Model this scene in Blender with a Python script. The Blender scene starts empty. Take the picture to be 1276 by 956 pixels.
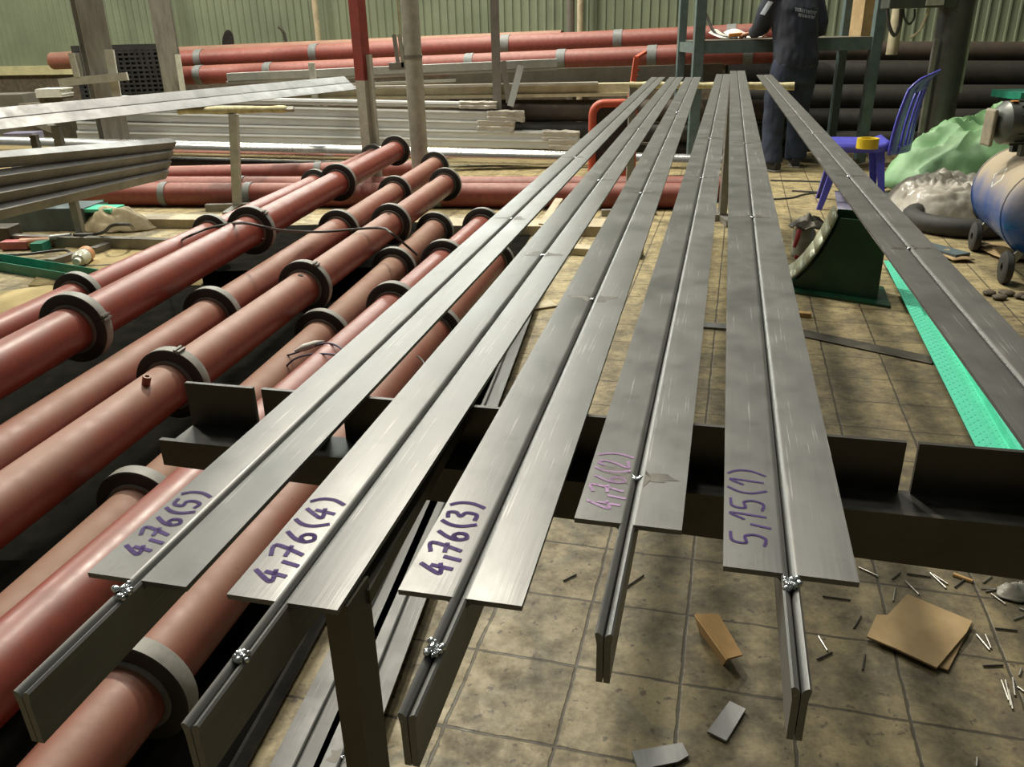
import bpy, bmesh, math, random
from mathutils import Vector, Matrix, noise
random.seed(7)
V = Vector
PI = math.pi
scene = bpy.context.scene
COL = scene.collection
# ------------------------------------------------------------------ camera
F_PX, PITCH, ROLL, HC = 1016.7, 0.4083, -0.0251, 1.1346
_fw = V((0, math.cos(PITCH), -math.sin(PITCH)))
_up = V((0, math.sin(PITCH), math.cos(PITCH)))
_rt = V((1, 0, 0))
_c, _s = math.cos(ROLL), math.sin(ROLL)
CR, CU = _c * _rt + _s * _up, -_s * _rt + _c * _up
CAM = V((0, 0, HC))
cd = bpy.data.cameras.new('camera')
cam = bpy.data.objects.new('camera', cd)
COL.objects.link(cam)
m = Matrix((CR, CU, -_fw)).transposed().to_4x4()
m.translation = CAM
cam.matrix_world = m
cd.sensor_fit = 'HORIZONTAL'
cd.sensor_width = 36
cd.lens = 36 * F_PX / 1276
cd.clip_start = 0.02
scene.camera = cam


def ray(u, v):
    return CR * (u - 638) / F_PX + CU * (478 - v) / F_PX + _fw


def at(u, v, z=0.0):            # survey: photo pixel -> point at height z
    d = ray(u, v)
    return CAM + d * ((z - HC) / d.z)


def aty(u, v, y):               # survey: photo pixel -> point at distance y
    d = ray(u, v)
    return CAM + d * (y / d.y)


BS, BZ, BY = 0.0173, 0.785, 0.46


def atp(u, v, dz=0.0):          # survey: photo pixel -> plane of the bar tops
    d = ray(u, v)
    t = (BZ + dz - BS * BY - HC) / (d.z - BS * d.y)
    return CAM + d * t


# ------------------------------------------------------------------ materials
def lin(c):
    c /= 255.0
    return c / 12.92 if c <= .04045 else ((c + .055) / 1.055) ** 2.4


def rgb(r, g, b):
    return (lin(r), lin(g), lin(b), 1)


class NT:
    def __init__(self, name):
        self.m = bpy.data.materials.new(name)
        self.m.use_nodes = True
        self.t = self.m.node_tree
        self.b = self.t.nodes['Principled BSDF']

    def n(self, typ, **kw):
        nd = self.t.nodes.new(typ)
        for k, v in kw.items():
            setattr(nd, k, v)
        return nd

    def l(self, a, b):
        self.t.links.new(a, b)

    def val(self, sock, v):
        if hasattr(v, 'is_output'):
            self.l(v, sock)
        else:
            sock.default_value = v

    def math(self, op, a, b=None, c=None, clamp=False):
        nd = self.n('ShaderNodeMath', operation=op, use_clamp=clamp)
        self.val(nd.inputs[0], a)
        if b is not None:
            self.val(nd.inputs[1], b)
        if c is not None:
            self.val(nd.inputs[2], c)
        return nd.outputs[0]

    def mix(self, fac, a, b, mode='MIX'):
        nd = self.n('ShaderNodeMix', data_type='RGBA', blend_type=mode)
        self.val(nd.inputs['Factor'], fac)
        self.val(nd.inputs[6], a)
        self.val(nd.inputs[7], b)
        return nd.outputs[2]

    def coord(self, scale=(1, 1, 1), rot=(0, 0, 0), loc=(0, 0, 0), kind='Object'):
        tc = self.n('ShaderNodeTexCoord')
        mp = self.n('ShaderNodeMapping')
        mp.inputs['Scale'].default_value = scale
        mp.inputs['Rotation'].default_value = rot
        mp.inputs['Location'].default_value = loc
        self.l(tc.outputs[kind], mp.inputs[0])
        return mp.outputs[0]

    def noise(self, vec, scale, detail=4, rough=.6, dist=0):
        nd = self.n('ShaderNodeTexNoise')
        nd.inputs['Scale'].default_value = scale
        nd.inputs['Detail'].default_value = detail
        nd.inputs['Roughness'].default_value = rough
        nd.inputs['Distortion'].default_value = dist
        self.l(vec, nd.inputs['Vector'])
        return nd.outputs[0]

    def ramp(self, fac, stops):
        nd = self.n('ShaderNodeValToRGB')
        el = nd.color_ramp.elements
        while len(el) < len(stops):
            el.new(.5)
        for e, (p, c) in zip(el, stops):
            e.position = p
            e.color = c if len(c) == 4 else (*c, 1)
        self.l(fac, nd.inputs[0])
        return nd.outputs[0]

    def rmap(self, fac, a, b, c=0., d=1.):
        nd = self.n('ShaderNodeMapRange')
        self.l(fac, nd.inputs[0])
        for i, x in enumerate((a, b, c, d)):
            nd.inputs[i + 1].default_value = x
        return nd.outputs[0]

    def bump(self, h, strength=.3, dist=.01):
        nd = self.n('ShaderNodeBump')
        nd.inputs['Strength'].default_value = strength
        nd.inputs['Distance'].default_value = dist
        self.l(h, nd.inputs['Height'])
        self.l(nd.outputs[0], self.b.inputs['Normal'])

    def base(self, c):
        self.val(self.b.inputs['Base Color'], c)

    def rough(self, r):
        self.val(self.b.inputs['Roughness'], r)

    def metal(self, r):
        self.val(self.b.inputs['Metallic'], r)


def mat(name, c1, c2=None, rough=.6, metal=0., scale=8, stretch=(1, 1, 1), bump=0., bscale=60, lo=.35, hi=.65, rot=(0, 0, 0), rvar=.1):
    t = NT(name)
    if c2 is None:
        c2 = tuple(x * .75 for x in c1[:3]) + (1,)
    co = t.coord(stretch, rot)
    f = t.noise(co, scale, 6, .65)
    g = t.rmap(f, lo, hi)
    t.base(t.mix(g, c1, c2))
    t.rough(t.rmap(f, .3, .7, max(.02, rough - rvar), min(1, rough + rvar)))
    t.metal(metal)
    if bump:
        t.bump(t.noise(co, bscale, 4), bump, .004)
    return t.m


M = {}
# --- steel of the T bars: cold drawn grey, fine scratches along the length (local Y)
def bar_mat(name, c1, c2, rough, rot):
    t = NT(name)
    co = t.coord((1, 1, 1), (0, 0, rot))
    st = t.n('ShaderNodeMapping')
    st.inputs['Scale'].default_value = (1.0, .03, 1)
    t.l(co, st.inputs[0])
    fine = t.noise(st.outputs[0], 260, 3, .6)
    big = t.noise(co, 14, 5, .6)
    st2 = t.n('ShaderNodeMapping')
    st2.inputs['Scale'].default_value = (1.0, .012, 1)
    t.l(co, st2.inputs[0])
    scr = t.rmap(t.noise(st2.outputs[0], 420, 2, .5), .64, .70)
    msk = t.rmap(t.noise(co, 7, 3), .46, .60)
    scr = t.math('MULTIPLY', scr, msk)
    c = t.mix(t.rmap(big, .3, .7), c1, c2)
    c = t.mix(t.math('MULTIPLY', t.rmap(fine, .35, .7), .35), c, tuple(x * 1.5 for x in c1[:3]) + (1,))
    blot = t.rmap(t.noise(co, 30, 6, .75, .3), .56, .70)
    c = t.mix(t.math('MULTIPLY', blot, .35), c, tuple(x * .45 for x in c1[:3]) + (1,))
    c = t.mix(t.math('MULTIPLY', scr, .42), c, (.55, .55, .53, 1))
    t.base(c)
    t.metal(.18)
    t.rough(t.rmap(big, .3, .7, rough - .06, rough + .08))
    t.bump(fine, .06, .002)
    return t.m


M['bar'] = bar_mat('drawn_steel', (.095, .095, .092, 1), (.145, .145, .14, 1), .38, math.radians(14.2))
M['bardark'] = bar_mat('drawn_steel_dark', (.075, .073, .069, 1), (.105, .102, .096, 1), .46, math.radians(12.8))
M['barfloor'] = bar_mat('drawn_steel_floor', (.07, .07, .068, 1), (.10, .10, .097, 1), .46, math.radians(9))
M['weld'] = mat('weld_metal', (.8, .82, .85, 1), (.4, .42, .45, 1), .18, 1, 90, bump=.5, bscale=200)
M['burn'] = mat('heat_stain', (.035, .032, .03, 1), (.12, .11, .09, 1), .5, .3, 50)
M['ink'] = mat('purple_ink', (.045, .018, .135, 1), (.065, .03, .165, 1), .8, 0, 80)
M['inkpink'] = mat('faded_purple_ink', (.36, .17, .40, 1), (.28, .16, .33, 1), .5, 0, 80)


# --- red lead primer pipes with dust on the upper side
def pipe_mat(name, c1, c2, dust, damt, rough=.42):
    t = NT(name)
    co = t.coord()
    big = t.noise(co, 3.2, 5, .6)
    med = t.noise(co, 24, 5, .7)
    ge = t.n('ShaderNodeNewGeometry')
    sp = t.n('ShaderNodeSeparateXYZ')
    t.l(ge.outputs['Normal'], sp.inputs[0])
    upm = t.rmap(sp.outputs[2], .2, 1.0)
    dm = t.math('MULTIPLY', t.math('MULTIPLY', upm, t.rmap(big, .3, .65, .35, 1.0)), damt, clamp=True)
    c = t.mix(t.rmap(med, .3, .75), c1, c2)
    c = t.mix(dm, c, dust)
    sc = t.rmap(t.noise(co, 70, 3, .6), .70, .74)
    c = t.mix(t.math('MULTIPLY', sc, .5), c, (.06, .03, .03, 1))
    t.base(c)
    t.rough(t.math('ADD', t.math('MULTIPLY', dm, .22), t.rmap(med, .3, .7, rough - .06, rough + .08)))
    t.bump(med, .08, .003)
    return t.m


DUST = rgb(150, 118, 98)
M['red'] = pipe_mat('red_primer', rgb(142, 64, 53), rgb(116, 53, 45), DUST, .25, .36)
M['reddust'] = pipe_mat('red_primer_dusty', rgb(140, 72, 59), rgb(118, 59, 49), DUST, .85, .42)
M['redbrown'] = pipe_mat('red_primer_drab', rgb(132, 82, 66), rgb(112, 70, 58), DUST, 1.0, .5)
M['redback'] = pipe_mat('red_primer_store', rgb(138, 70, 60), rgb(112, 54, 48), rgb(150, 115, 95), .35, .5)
M['ring'] = mat('flange_steel', (.17, .165, .15, 1), (.25, .24, .215, 1), .6, .15, 30, bump=.1)
M['ringshade'] = mat('shaded_ring_face', (.030, .027, .024, 1), (.045, .040, .034, 1), .7, 0, 30)  # shade on the front of the rings put into a near-black colour
M['shadeblack'] = mat('painted_shade', (.008, .008, .007, 1), (.014, .013, .011, 1), .97, 0, 12)  # near-black colour standing in for the shade under the pipe pile
M['guard'] = mat('dusty_guard', rgb(150, 140, 120), rgb(120, 112, 96), .6, 0, 20)
M['tie'] = mat('grey_band', (.19, .20, .19, 1), (.14, .145, .14, 1), .6, 0, 30)
M['black'] = mat('mill_scale_steel', (.035, .033, .031, 1), (.06, .056, .05, 1), .42, .5, 20, bump=.05)
M['blacksteel'] = mat('dark_beam_steel', (.035, .033, .03, 1), (.075, .07, .06, 1), .45, .5, 9, bump=.05)
M['postdark'] = mat('brown_grey_steel', (.06, .055, .045, 1), (.10, .09, .072, 1), .5, .5, 14)
M['greysteel'] = mat('grey_steel', (.30, .29, .26, 1), (.22, .21, .19, 1), .42, .45, 10)
M['galv'] = mat('galvanised_steel', (.42, .43, .40, 1), (.33, .34, .32, 1), .4, .45, 12)
M['chansteel'] = mat('cold_grey_steel', (.21, .21, .21, 1), (.15, .15, .15, 1), .5, .2, 8)
M['silver'] = mat('wrapped_aluminium', (.62, .625, .60, 1), (.50, .51, .49, 1), .45, .25, 9, (.3, 1, 1), bump=.25, bscale=24)
M['chrome'] = mat('polished_tube', (.86, .86, .84, 1), (.74, .74, .72, 1), .26, .9, 4, rvar=.05)
M['cream'] = mat('cream_profile', rgb(206, 196, 165), rgb(178, 166, 136), .5, 0, 9)
M['beige'] = mat('beige_beam', rgb(192, 180, 150), rgb(160, 148, 122), .6, 0, 9)
M['rust'] = mat('brown_rusty_pipe', (.085, .062, .045, 1), (.055, .042, .034, 1), .65, .2, 8, bump=.1)
M['darkpipe'] = mat('dark_store_pipe', (.04, .036, .03, 1), (.025, .023, .02, 1), .6, .2, 8)
M['brownplate'] = mat('taupe_steel', (.16, .145, .12, 1), (.12, .11, .09, 1), .6, .2, 6)
M['bluegrey'] = mat('blue_grey_paint', rgb(92, 108, 106), rgb(78, 92, 90), .45, 0, 14)
M['whitepaint'] = mat('white_grey_paint', rgb(186, 186, 172), rgb(160, 160, 148), .5, 0, 14)
M['redpaint'] = mat('red_post_paint', rgb(146, 62, 54), rgb(128, 54, 46), .5, 0, 14)
M['orange'] = mat('orange_red_plastic', rgb(190, 88, 62), rgb(172, 76, 54), .5, 0, 14)
M['column'] = mat('column_steel', rgb(140, 138, 128), rgb(112, 108, 100), .45, .3, 7, (3, 3, .5))
M['darkcolumn'] = mat('column_dark_paint', (.09, .09, .08, 1), (.06, .06, .055, 1), .35, .2, 7)
M['plastic'] = mat('black_plastic', (.02, .02, .02, 1), (.035, .035, .034, 1), .5, 0, 12)
M['blue'] = mat('blue_plastic', rgb(84, 84, 190), rgb(76, 76, 176), .33, 0, 6)
M['yellow'] = mat('yellow_tape', rgb(226, 196, 46), rgb(206, 176, 40), .35, 0, 20)
M['teal'] = mat('turquoise_paint', rgb(96, 214, 180), rgb(84, 200, 166), .34, 0, 12)
M['tealdark'] = mat('sea_green_paint', rgb(52, 142, 118), rgb(44, 124, 104), .4, 0, 12)
M['green'] = mat('dark_green_paint', rgb(20, 66, 40), rgb(16, 52, 34), .38, 0, 12)
M['whitegreen'] = mat('pale_bare_face', rgb(176, 180, 158), rgb(140, 146, 122), .4, .2, 12)
M['tarp'] = mat('green_tarpaulin', rgb(138, 178, 130), rgb(112, 156, 108), .5, 0, 5, bump=.2, bscale=14)
M['bag'] = mat('clear_plastic_film', rgb(192, 188, 178), rgb(160, 154, 142), .3, 0, 9, bump=.5, bscale=26)
M['tankblue'] = None
M['motor'] = mat('grey_cast_motor', rgb(104, 106, 102), rgb(84, 86, 82), .4, .35, 14)
M['sticker'] = mat('orange_sticker', rgb(196, 130, 58), None, .5)
M['rubber'] = mat('rubber', (.02, .02, .019, 1), (.045, .042, .038, 1), .7, 0, 20)
M['card'] = mat('brown_cardboard', rgb(176, 150, 108), rgb(150, 126, 90), .8, 0, 7, bump=.05)
M['cardside'] = mat('kraft_cardboard', rgb(190, 152, 98), rgb(168, 134, 88), .8, 0, 12)
M['offcut'] = mat('bright_steel_offcut', (.28, .28, .28, 1), (.2, .2, .2, 1), .5, .7, 14, (1, .2, 1))
M['rod'] = mat('welding_rod', (.46, .44, .40, 1), (.25, .23, .2, 1), .35, .7, 60)
M['roddark'] = mat('burnt_rod', (.04, .035, .03, 1), (.07, .06, .05, 1), .6, .3, 60)
M['cable'] = mat('black_cable', (.035, .033, .03, 1), (.06, .055, .05, 1), .5, 0, 30)
M['bluewire'] = mat('blue_wire', (.035, .035, .08, 1), (.05, .05, .1, 1), .5, 0, 30)
M['foam'] = mat('yellow_white_wrap', rgb(214, 206, 164), rgb(176, 166, 124), .7, 0, 26, bump=.6, bscale=70)
M['cloth'] = mat('off_white_cloth', rgb(196, 184, 152), rgb(170, 156, 124), .8, 0, 14, bump=.3, bscale=30)
M['paper'] = mat('white_paper', rgb(222, 222, 214), rgb(200, 200, 192), .7, 0, 20)
M['sheet'] = mat('tan_board', rgb(178, 160, 112), rgb(150, 134, 92), .75, 0, 4)
M['bluebox'] = mat('blue_grey_sheet', rgb(96, 110, 114), rgb(80, 92, 96), .5, .1, 8)
M['denim'] = mat('dark_trousers', (.018, .024, .045, 1), (.034, .045, .075, 1), .9, 0, 14, bump=.2)
M['jacket'] = mat('navy_jacket', (.010, .013, .024, 1), (.018, .022, .036, 1), .75, 0, 12, bump=.25, bscale=22)
M['skin'] = mat('skin', rgb(196, 142, 112), rgb(184, 128, 100), .5, 0, 20)
M['hair'] = mat('black_hair', (.012, .011, .01, 1), None, .5)
M['patch'] = mat('pale_blue_patch', rgb(196, 204, 220), rgb(180, 188, 206), .6, 0, 20)
M['greytext'] = mat('grey_print', rgb(176, 180, 190), rgb(150, 154, 164), .6, 0, 40)
M['shoe'] = mat('black_shoe', (.02, .02, .022, 1), None, .5)
M['sole'] = mat('pale_sole', rgb(150, 146, 136), None, .6)
M['redcloth'] = mat('red_rag', rgb(150, 36, 34), rgb(126, 30, 30), .7)
M['glassy'] = mat('clear_grey_jar', rgb(150, 152, 142), rgb(120, 122, 112), .15, .1, 14)
M['pink'] = mat('pink_plastic', rgb(190, 110, 108), None, .5)
M['bottle'] = mat('clear_bottle', rgb(205, 205, 190), rgb(180, 180, 160), .2, 0, 10)
M['amber'] = mat('amber_plastic', rgb(190, 140, 100), rgb(172, 118, 78), .45, 0, 14)
M['dust'] = mat('dusty_clutter', rgb(96, 86, 70), rgb(70, 62, 52), .8, 0, 20)
M['panel'] = mat('grey_panel', rgb(74, 78, 70), rgb(60, 64, 58), .5, 0, 10)
M['lavender'] = mat('lavender_grey_plastic', rgb(120, 118, 140), rgb(104, 102, 122), .4, 0, 8)


def tank_mat():
    t = NT('dusty_blue_tank')
    co = t.coord()
    ge = t.n('ShaderNodeNewGeometry')
    sp = t.n('ShaderNodeSeparateXYZ')
    t.l(ge.outputs['Normal'], sp.inputs[0])
    n = t.noise(co, 9, 5)
    d = t.math('ADD', sp.outputs[2], t.math('MULTIPLY', t.math('SUBTRACT', n, .5), .8))
    dm = t.rmap(d, -.25, .55)
    t.base(t.mix(dm, rgb(38, 84, 160), rgb(160, 146, 124)))
    t.rough(t.rmap(dm, 0, 1, .25, .8))
    return t.m


M['tankblue'] = tank_mat()


def floor_mat():
    t = NT('old_cement_tiles')
    a, s = -.2652, .2
    co = t.coord()
    # tile frame
    mp = t.n('ShaderNodeVectorRotate', rotation_type='Z_AXIS')
    mp.inputs['Center'].default_value = (-.0826, 1.2863, 0)
    mp.inputs['Angle'].default_value = -a
    wob = t.n('ShaderNodeVectorMath', operation='SCALE')
    wn = t.n('ShaderNodeTexNoise')
    wn.inputs['Scale'].default_value = 14
    t.l(co, wn.inputs['Vector'])
    sub = t.n('ShaderNodeVectorMath', operation='SUBTRACT')
    t.l(wn.outputs['Color'], sub.inputs[0])
    sub.inputs[1].default_value = (.5, .5, .5)
    t.l(sub.outputs[0], wob.inputs[0])
    wob.inputs['Scale'].default_value = .008
    ad = t.n('ShaderNodeVectorMath', operation='ADD')
    t.l(co, ad.inputs[0])
    t.l(wob.outputs[0], ad.inputs[1])
    t.l(ad.outputs[0], mp.inputs['Vector'])
    sp = t.n('ShaderNodeSeparateXYZ')
    t.l(mp.outputs[0], sp.inputs[0])
    X = t.math('DIVIDE', t.math('ADD', sp.outputs[0], .0826), s)
    Y = t.math('DIVIDE', t.math('SUBTRACT', sp.outputs[1], 1.2863), s)

    def edge(x, per=1.0):
        f = t.math('FRACT', t.math('DIVIDE', x, per))
        return t.math('MULTIPLY', t.math('MINIMUM', f, t.math('SUBTRACT', 1.0, f)), per)
    ex, ey = edge(X), edge(Y)
    e = t.math('MINIMUM', ex, ey)
    grout = t.rmap(t.math('ADD', e, t.math('MULTIPLY', t.math('SUBTRACT', t.noise(co, 40, 4, .6), .5), .03)), .010, .020, 1, 0)
    # octagon rings of the cement tile pattern, one per 2x2 group
    fx, fy = edge(t.math('ADD', X, 0.0), 2.0), edge(t.math('ADD', Y, 0.0), 2.0)
    oc = t.math('MAXIMUM', t.math('MAXIMUM', fx, fy), t.math('MULTIPLY', t.math('ADD', fx, fy), .72))
    band = t.math('MULTIPLY', t.rmap(t.math('ABSOLUTE', t.math('SUBTRACT', oc, .62)), .05, .07, 1, 0), 1.0)
    # per tile shade
    wn2 = t.n('ShaderNodeTexWhiteNoise', noise_dimensions='2D')
    cb = t.n('ShaderNodeCombineXYZ')
    t.l(t.math('FLOOR', X), cb.inputs[0])
    t.l(t.math('FLOOR', Y), cb.inputs[1])
    t.l(cb.outputs[0], wn2.inputs['Vector'])
    big = t.noise(co, 2.2, 6, .62)
    med = t.noise(co, 13, 10, .74)
    fine = t.noise(co, 90, 6, .75)
    # how worn the pattern is: fades with distance from the camera corner of the hall
    wear = t.rmap(big, .40, .56, 1, .15)
    c = t.mix(t.rmap(med, .30, .72), rgb(198, 180, 132), rgb(142, 126, 90))
    c = t.mix(t.math('MULTIPLY', wn2.outputs[0], .25), c, rgb(120, 112, 84))
    c = t.mix(t.math('MULTIPLY', t.math('MULTIPLY', band, wear), .55), c, rgb(112, 116, 96))
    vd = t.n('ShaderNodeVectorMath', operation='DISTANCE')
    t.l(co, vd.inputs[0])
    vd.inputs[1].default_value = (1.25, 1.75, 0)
    dirtshade = t.rmap(t.math('ADD', vd.outputs['Value'], t.math('MULTIPLY', t.math('SUBTRACT', big, .5), 1.6)), .8, 2.3, 1, 0)  # floor dirt and the shade of the bars, painted as one dark patch
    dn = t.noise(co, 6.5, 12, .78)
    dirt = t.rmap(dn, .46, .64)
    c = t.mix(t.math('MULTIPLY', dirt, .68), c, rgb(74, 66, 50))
    c = t.mix(t.math('MULTIPLY', dirtshade, t.rmap(dn, .30, .66, .40, .92)), c, rgb(70, 61, 45))
    spots = t.rmap(t.noise(co, 46, 4, .55), .62, .67)
    c = t.mix(t.math('MULTIPLY', spots, .75), c, rgb(60, 46, 36))
    rsp = t.rmap(t.noise(co, 17, 3, .5), .70, .74)
    c = t.mix(t.math('MULTIPLY', rsp, .5), c, rgb(96, 58, 46))
    c = t.mix(t.math('MULTIPLY', grout, .88), c, rgb(44, 38, 28))
    c = t.mix(t.math('MULTIPLY', t.rmap(fine, .3, .75), .3), c, rgb(70, 64, 48))
    t.base(c)
    t.rough(t.rmap(med, .3, .7, .42, .75))
    h = t.math('SUBTRACT', t.math('MULTIPLY', med, .35), grout)
    t.bump(h, .35, .004)
    return t.m


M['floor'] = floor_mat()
M['wall'] = mat('green_sheet_metal', rgb(126, 135, 112), rgb(110, 119, 98), .55, 0, 1.4)
M['wallbase'] = mat('cream_flashing', rgb(196, 190, 148), rgb(170, 164, 126), .6, 0, 5)


M['shadeblack'].node_tree.nodes['Principled BSDF'].inputs['Specular IOR Level'].default_value = 0


# ------------------------------------------------------------------ mesh builder
class MB:
    def __init__(self):
        self.v, self.f, self.mi = [], [], []

    def add(self, vs, fs, k=0):
        o = len(self.v)
        self.v += [V(p) for p in vs]
        self.f += [tuple(i + o for i in f) for f in fs]
        self.mi += [k] * len(fs)
        return self

    def box(self, c, size, ax=None, k=0):
        c = V(c)
        X, Y, Z = ax or (V((1, 0, 0)), V((0, 1, 0)), V((0, 0, 1)))
        sx, sy, sz = [s / 2 for s in size]
        vs = [c + X * a * sx + Y * b * sy + Z * d * sz for d in (-1, 1) for b in (-1, 1) for a in (-1, 1)]
        return self.add(vs, [(0, 2, 3, 1), (4, 5, 7, 6), (0, 1, 5, 4), (2, 6, 7, 3), (0, 4, 6, 2), (1, 3, 7, 5)], k)

    def bar(self, p0, p1, w, h, up=V((0, 0, 1)), k=0):       # box from p0 to p1
        p0, p1 = V(p0), V(p1)
        d = (p1 - p0)
        L = d.length
        Y = d / L
        X = Y.cross(V(up))
        if X.length < 1e-4:
            X = V((1, 0, 0))
        X.normalize()
        Z = X.cross(Y)
        return self.box((p0 + p1) / 2, (w, L, h), (X, Y, Z), k)

    def ext(self, poly, p0, p1, X, Z, k=0, cap=True):        # closed 2-D profile swept p0->p1
        p0, p1 = V(p0), V(p1)
        n = len(poly)
        vs = [p0 + X * a + Z * b for a, b in poly] + [p1 + X * a + Z * b for a, b in poly]
        fs = [(i, (i + 1) % n, n + (i + 1) % n, n + i) for i in range(n)]
        if cap:
            fs += [tuple(range(n - 1, -1, -1)), tuple(range(n, 2 * n))]
        return self.add(vs, fs, k)

    def tube(self, p0, p1, r0, r1=None, seg=24, caps=True, k=0):
        return self.path([p0, p1], [r0, r0 if r1 is None else r1], seg, caps, k)

    def path(self, pts, r, seg=10, caps=True, k=0):
        pts = [V(p) for p in pts]
        rs = r if isinstance(r, (list, tuple)) else [r] * len(pts)
        n = len(pts)
        T = []
        for i in range(n):
            a, b = pts[max(0, i - 1)], pts[min(n - 1, i + 1)]
            T.append((b - a).normalized())
        ref = V((0, 0, 1)) if abs(T[0].z) < .9 else V((1, 0, 0))
        X = T[0].cross(ref).normalized()
        vs = []
        for i in range(n):
            X = (X - T[i] * X.dot(T[i])).normalized()
            Y = T[i].cross(X)
            for j in range(seg):
                a = 2 * PI * j / seg
                vs.append(pts[i] + (X * math.cos(a) + Y * math.sin(a)) * rs[i])
        fs = []
        for i in range(n - 1):
            for j in range(seg):
                j2 = (j + 1) % seg
                fs.append((i * seg + j, i * seg + j2, (i + 1) * seg + j2, (i + 1) * seg + j))
        if caps:
            fs.append(tuple(range(seg - 1, -1, -1)))
            fs.append(tuple((n - 1) * seg + j for j in range(seg)))
        return self.add(vs, fs, k)

    def lathe(self, prof, o, A, seg=32, k=0, closed=False, arc=None):   # prof: (axial, radius)
        o, A = V(o), V(A).normalized()
        ref = V((0, 0, 1)) if abs(A.z) < .9 else V((1, 0, 0))
        X = A.cross(ref).normalized()
        Y = A.cross(X)
        vs = []
        full = arc is None
        a0, a1 = arc or (0, 2 * PI)
        ns = seg if full else seg + 1
        for (h, r) in prof:
            for j in range(ns):
                a = a0 + (a1 - a0) * j / seg
                vs.append(o + A * h + (X * math.cos(a) + Y * math.sin(a)) * r)
        fs = []
        m_ = len(prof)
        for i in range(m_ if closed else m_ - 1):
            i2 = (i + 1) % m_
            for j in range(seg):
                j2 = (j + 1) % ns
                fs.append((i * ns + j, i * ns + j2, i2 * ns + j2, i2 * ns + j))
        return self.add(vs, fs, k)

    def sphere(self, c, r, seg=14, rings=8, sc=(1, 1, 1), k=0):
        c = V(c)
        vs = [c + V((0, 0, r * sc[2]))]
        for i in range(1, rings):
            t = PI * i / rings
            for j in range(seg):
                a = 2 * PI * j / seg
                vs.append(c + V((r * sc[0] * math.sin(t) * math.cos(a), r * sc[1] * math.sin(t) * math.sin(a), r * sc[2] * math.cos(t))))
        vs.append(c - V((0, 0, r * sc[2])))
        fs = [(0, 1 + j, 1 + (j + 1) % seg) for j in range(seg)]
        for i in range(rings - 2):
            for j in range(seg):
                a, b = 1 + i * seg + j, 1 + i * seg + (j + 1) % seg
                fs.append((a, a + seg, b + seg, b))
        o = 1 + (rings - 2) * seg
        fs += [(o + j, len(vs) - 1, o + (j + 1) % seg) for j in range(seg)]
        return self.add(vs, fs, k)

    def grid(self, fn, nu, nv, k=0, thick=0.0):
        vs = [fn(i / nu, j / nv) for j in range(nv + 1) for i in range(nu + 1)]
        w = nu + 1
        fs = [(j * w + i, j * w + i + 1, (j + 1) * w + i + 1, (j + 1) * w + i) for j in range(nv) for i in range(nu)]
        return self.add(vs, fs, k)

    def build(self, name, mats, parent=None, loc=None, smooth=True, bevel=0., solid=0., ang=38, fix=True):
        if parent is not None:
            o_ = V(parent['_o'])
        else:
            if loc is None:
                xs = [p.x for p in self.v]; ys = [p.y for p in self.v]; zs = [p.z for p in self.v]
                loc = V(((min(xs) + max(xs)) / 2, (min(ys) + max(ys)) / 2, min(zs)))
            o_ = V(loc)
        me = bpy.data.meshes.new(name)
        me.from_pydata([p - o_ for p in self.v], [], self.f)
        if fix:
            bm = bmesh.new(); bm.from_mesh(me)
            bmesh.ops.recalc_face_normals(bm, faces=bm.faces)
            bm.to_mesh(me); bm.free()
        for i, k in enumerate(self.mi):
            me.polygons[i].material_index = k
        if smooth:
            for p in me.polygons:
                p.use_smooth = True
            me.set_sharp_from_angle(angle=math.radians(ang))
        for mm in (mats if isinstance(mats, (list, tuple)) else [mats]):
            me.materials.append(mm)
        ob = bpy.data.objects.new(name, me)
        COL.objects.link(ob)
        ob['_o'] = list(o_)
        if parent is not None:
            ob.parent = parent
        else:
            ob.location = o_
        if solid:
            md = ob.modifiers.new('solid', 'SOLIDIFY'); md.thickness = solid; md.offset = 0
        if bevel:
            md = ob.modifiers.new('bevel', 'BEVEL'); md.width = bevel; md.segments = 2; md.limit_method = 'ANGLE'
        return ob


def tag(o, label, cat, group=None, kind=None):
    o['label'] = label
    o['category'] = cat
    if group:
        o['group'] = group
    if kind:
        o['kind'] = kind
    return o


def thing(name, label, cat, loc, group=None):
    o = bpy.data.objects.new(name, None)
    COL.objects.link(o)
    o.empty_display_size = .05
    o.location = loc
    o['_o'] = list(loc)
    return tag(o, label, cat, group)


def struct(o):
    o['kind'] = 'structure'
    return o


def disp(mb, amt, sc, seed=0):
    for p in mb.v:
        n = noise.noise_vector(p * sc + V((seed, seed * 1.7, seed * .3)))
        p += n * amt
    return mb

# ================================================================== THE SETTING
b = MB().box((0, 6, -.05), (26, 22, .1))
struct(b.build('floor', M['floor'], smooth=False, loc=(0, 0, 0)))
# back wall of ribbed green sheet
WA, WB = V((-11.0, 13.1, 0)), V((9.5, 7.95, 0))
WD = (WB - WA).normalized()
WN = V((WD.y, -WD.x, 0))                       # towards the camera
mb = MB()
pitch, L = .098, (WB - WA).length
prof = []
x = 0.0
while x < L:
    prof += [(x, 0), (x + .066, 0), (x + .074, .016), (x + .090, .016)]
    x += pitch
n = len(prof)
vs = [WA + WD * a + WN * c_ + V((0, 0, z)) for z in (.84, 4.2) for a, c_ in prof]
mb.add(vs, [(i, i + 1, n + i + 1, n + i) for i in range(n - 1)])
struct(mb.build('wall_back', M['wall'], loc=WA, smooth=False))
mb = MB()
mb.bar(WA + WN * .02 + V((0, 0, .38)), WB + WN * .02 + V((0, 0, .38)), .2, .76)
struct(mb.build('trim_1', M['dust'], smooth=False))
mb = MB()
mb.bar(WA + WN * .05 + V((0, 0, .79)), WB + WN * .05 + V((0, 0, .79)), .22, .11)
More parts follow.
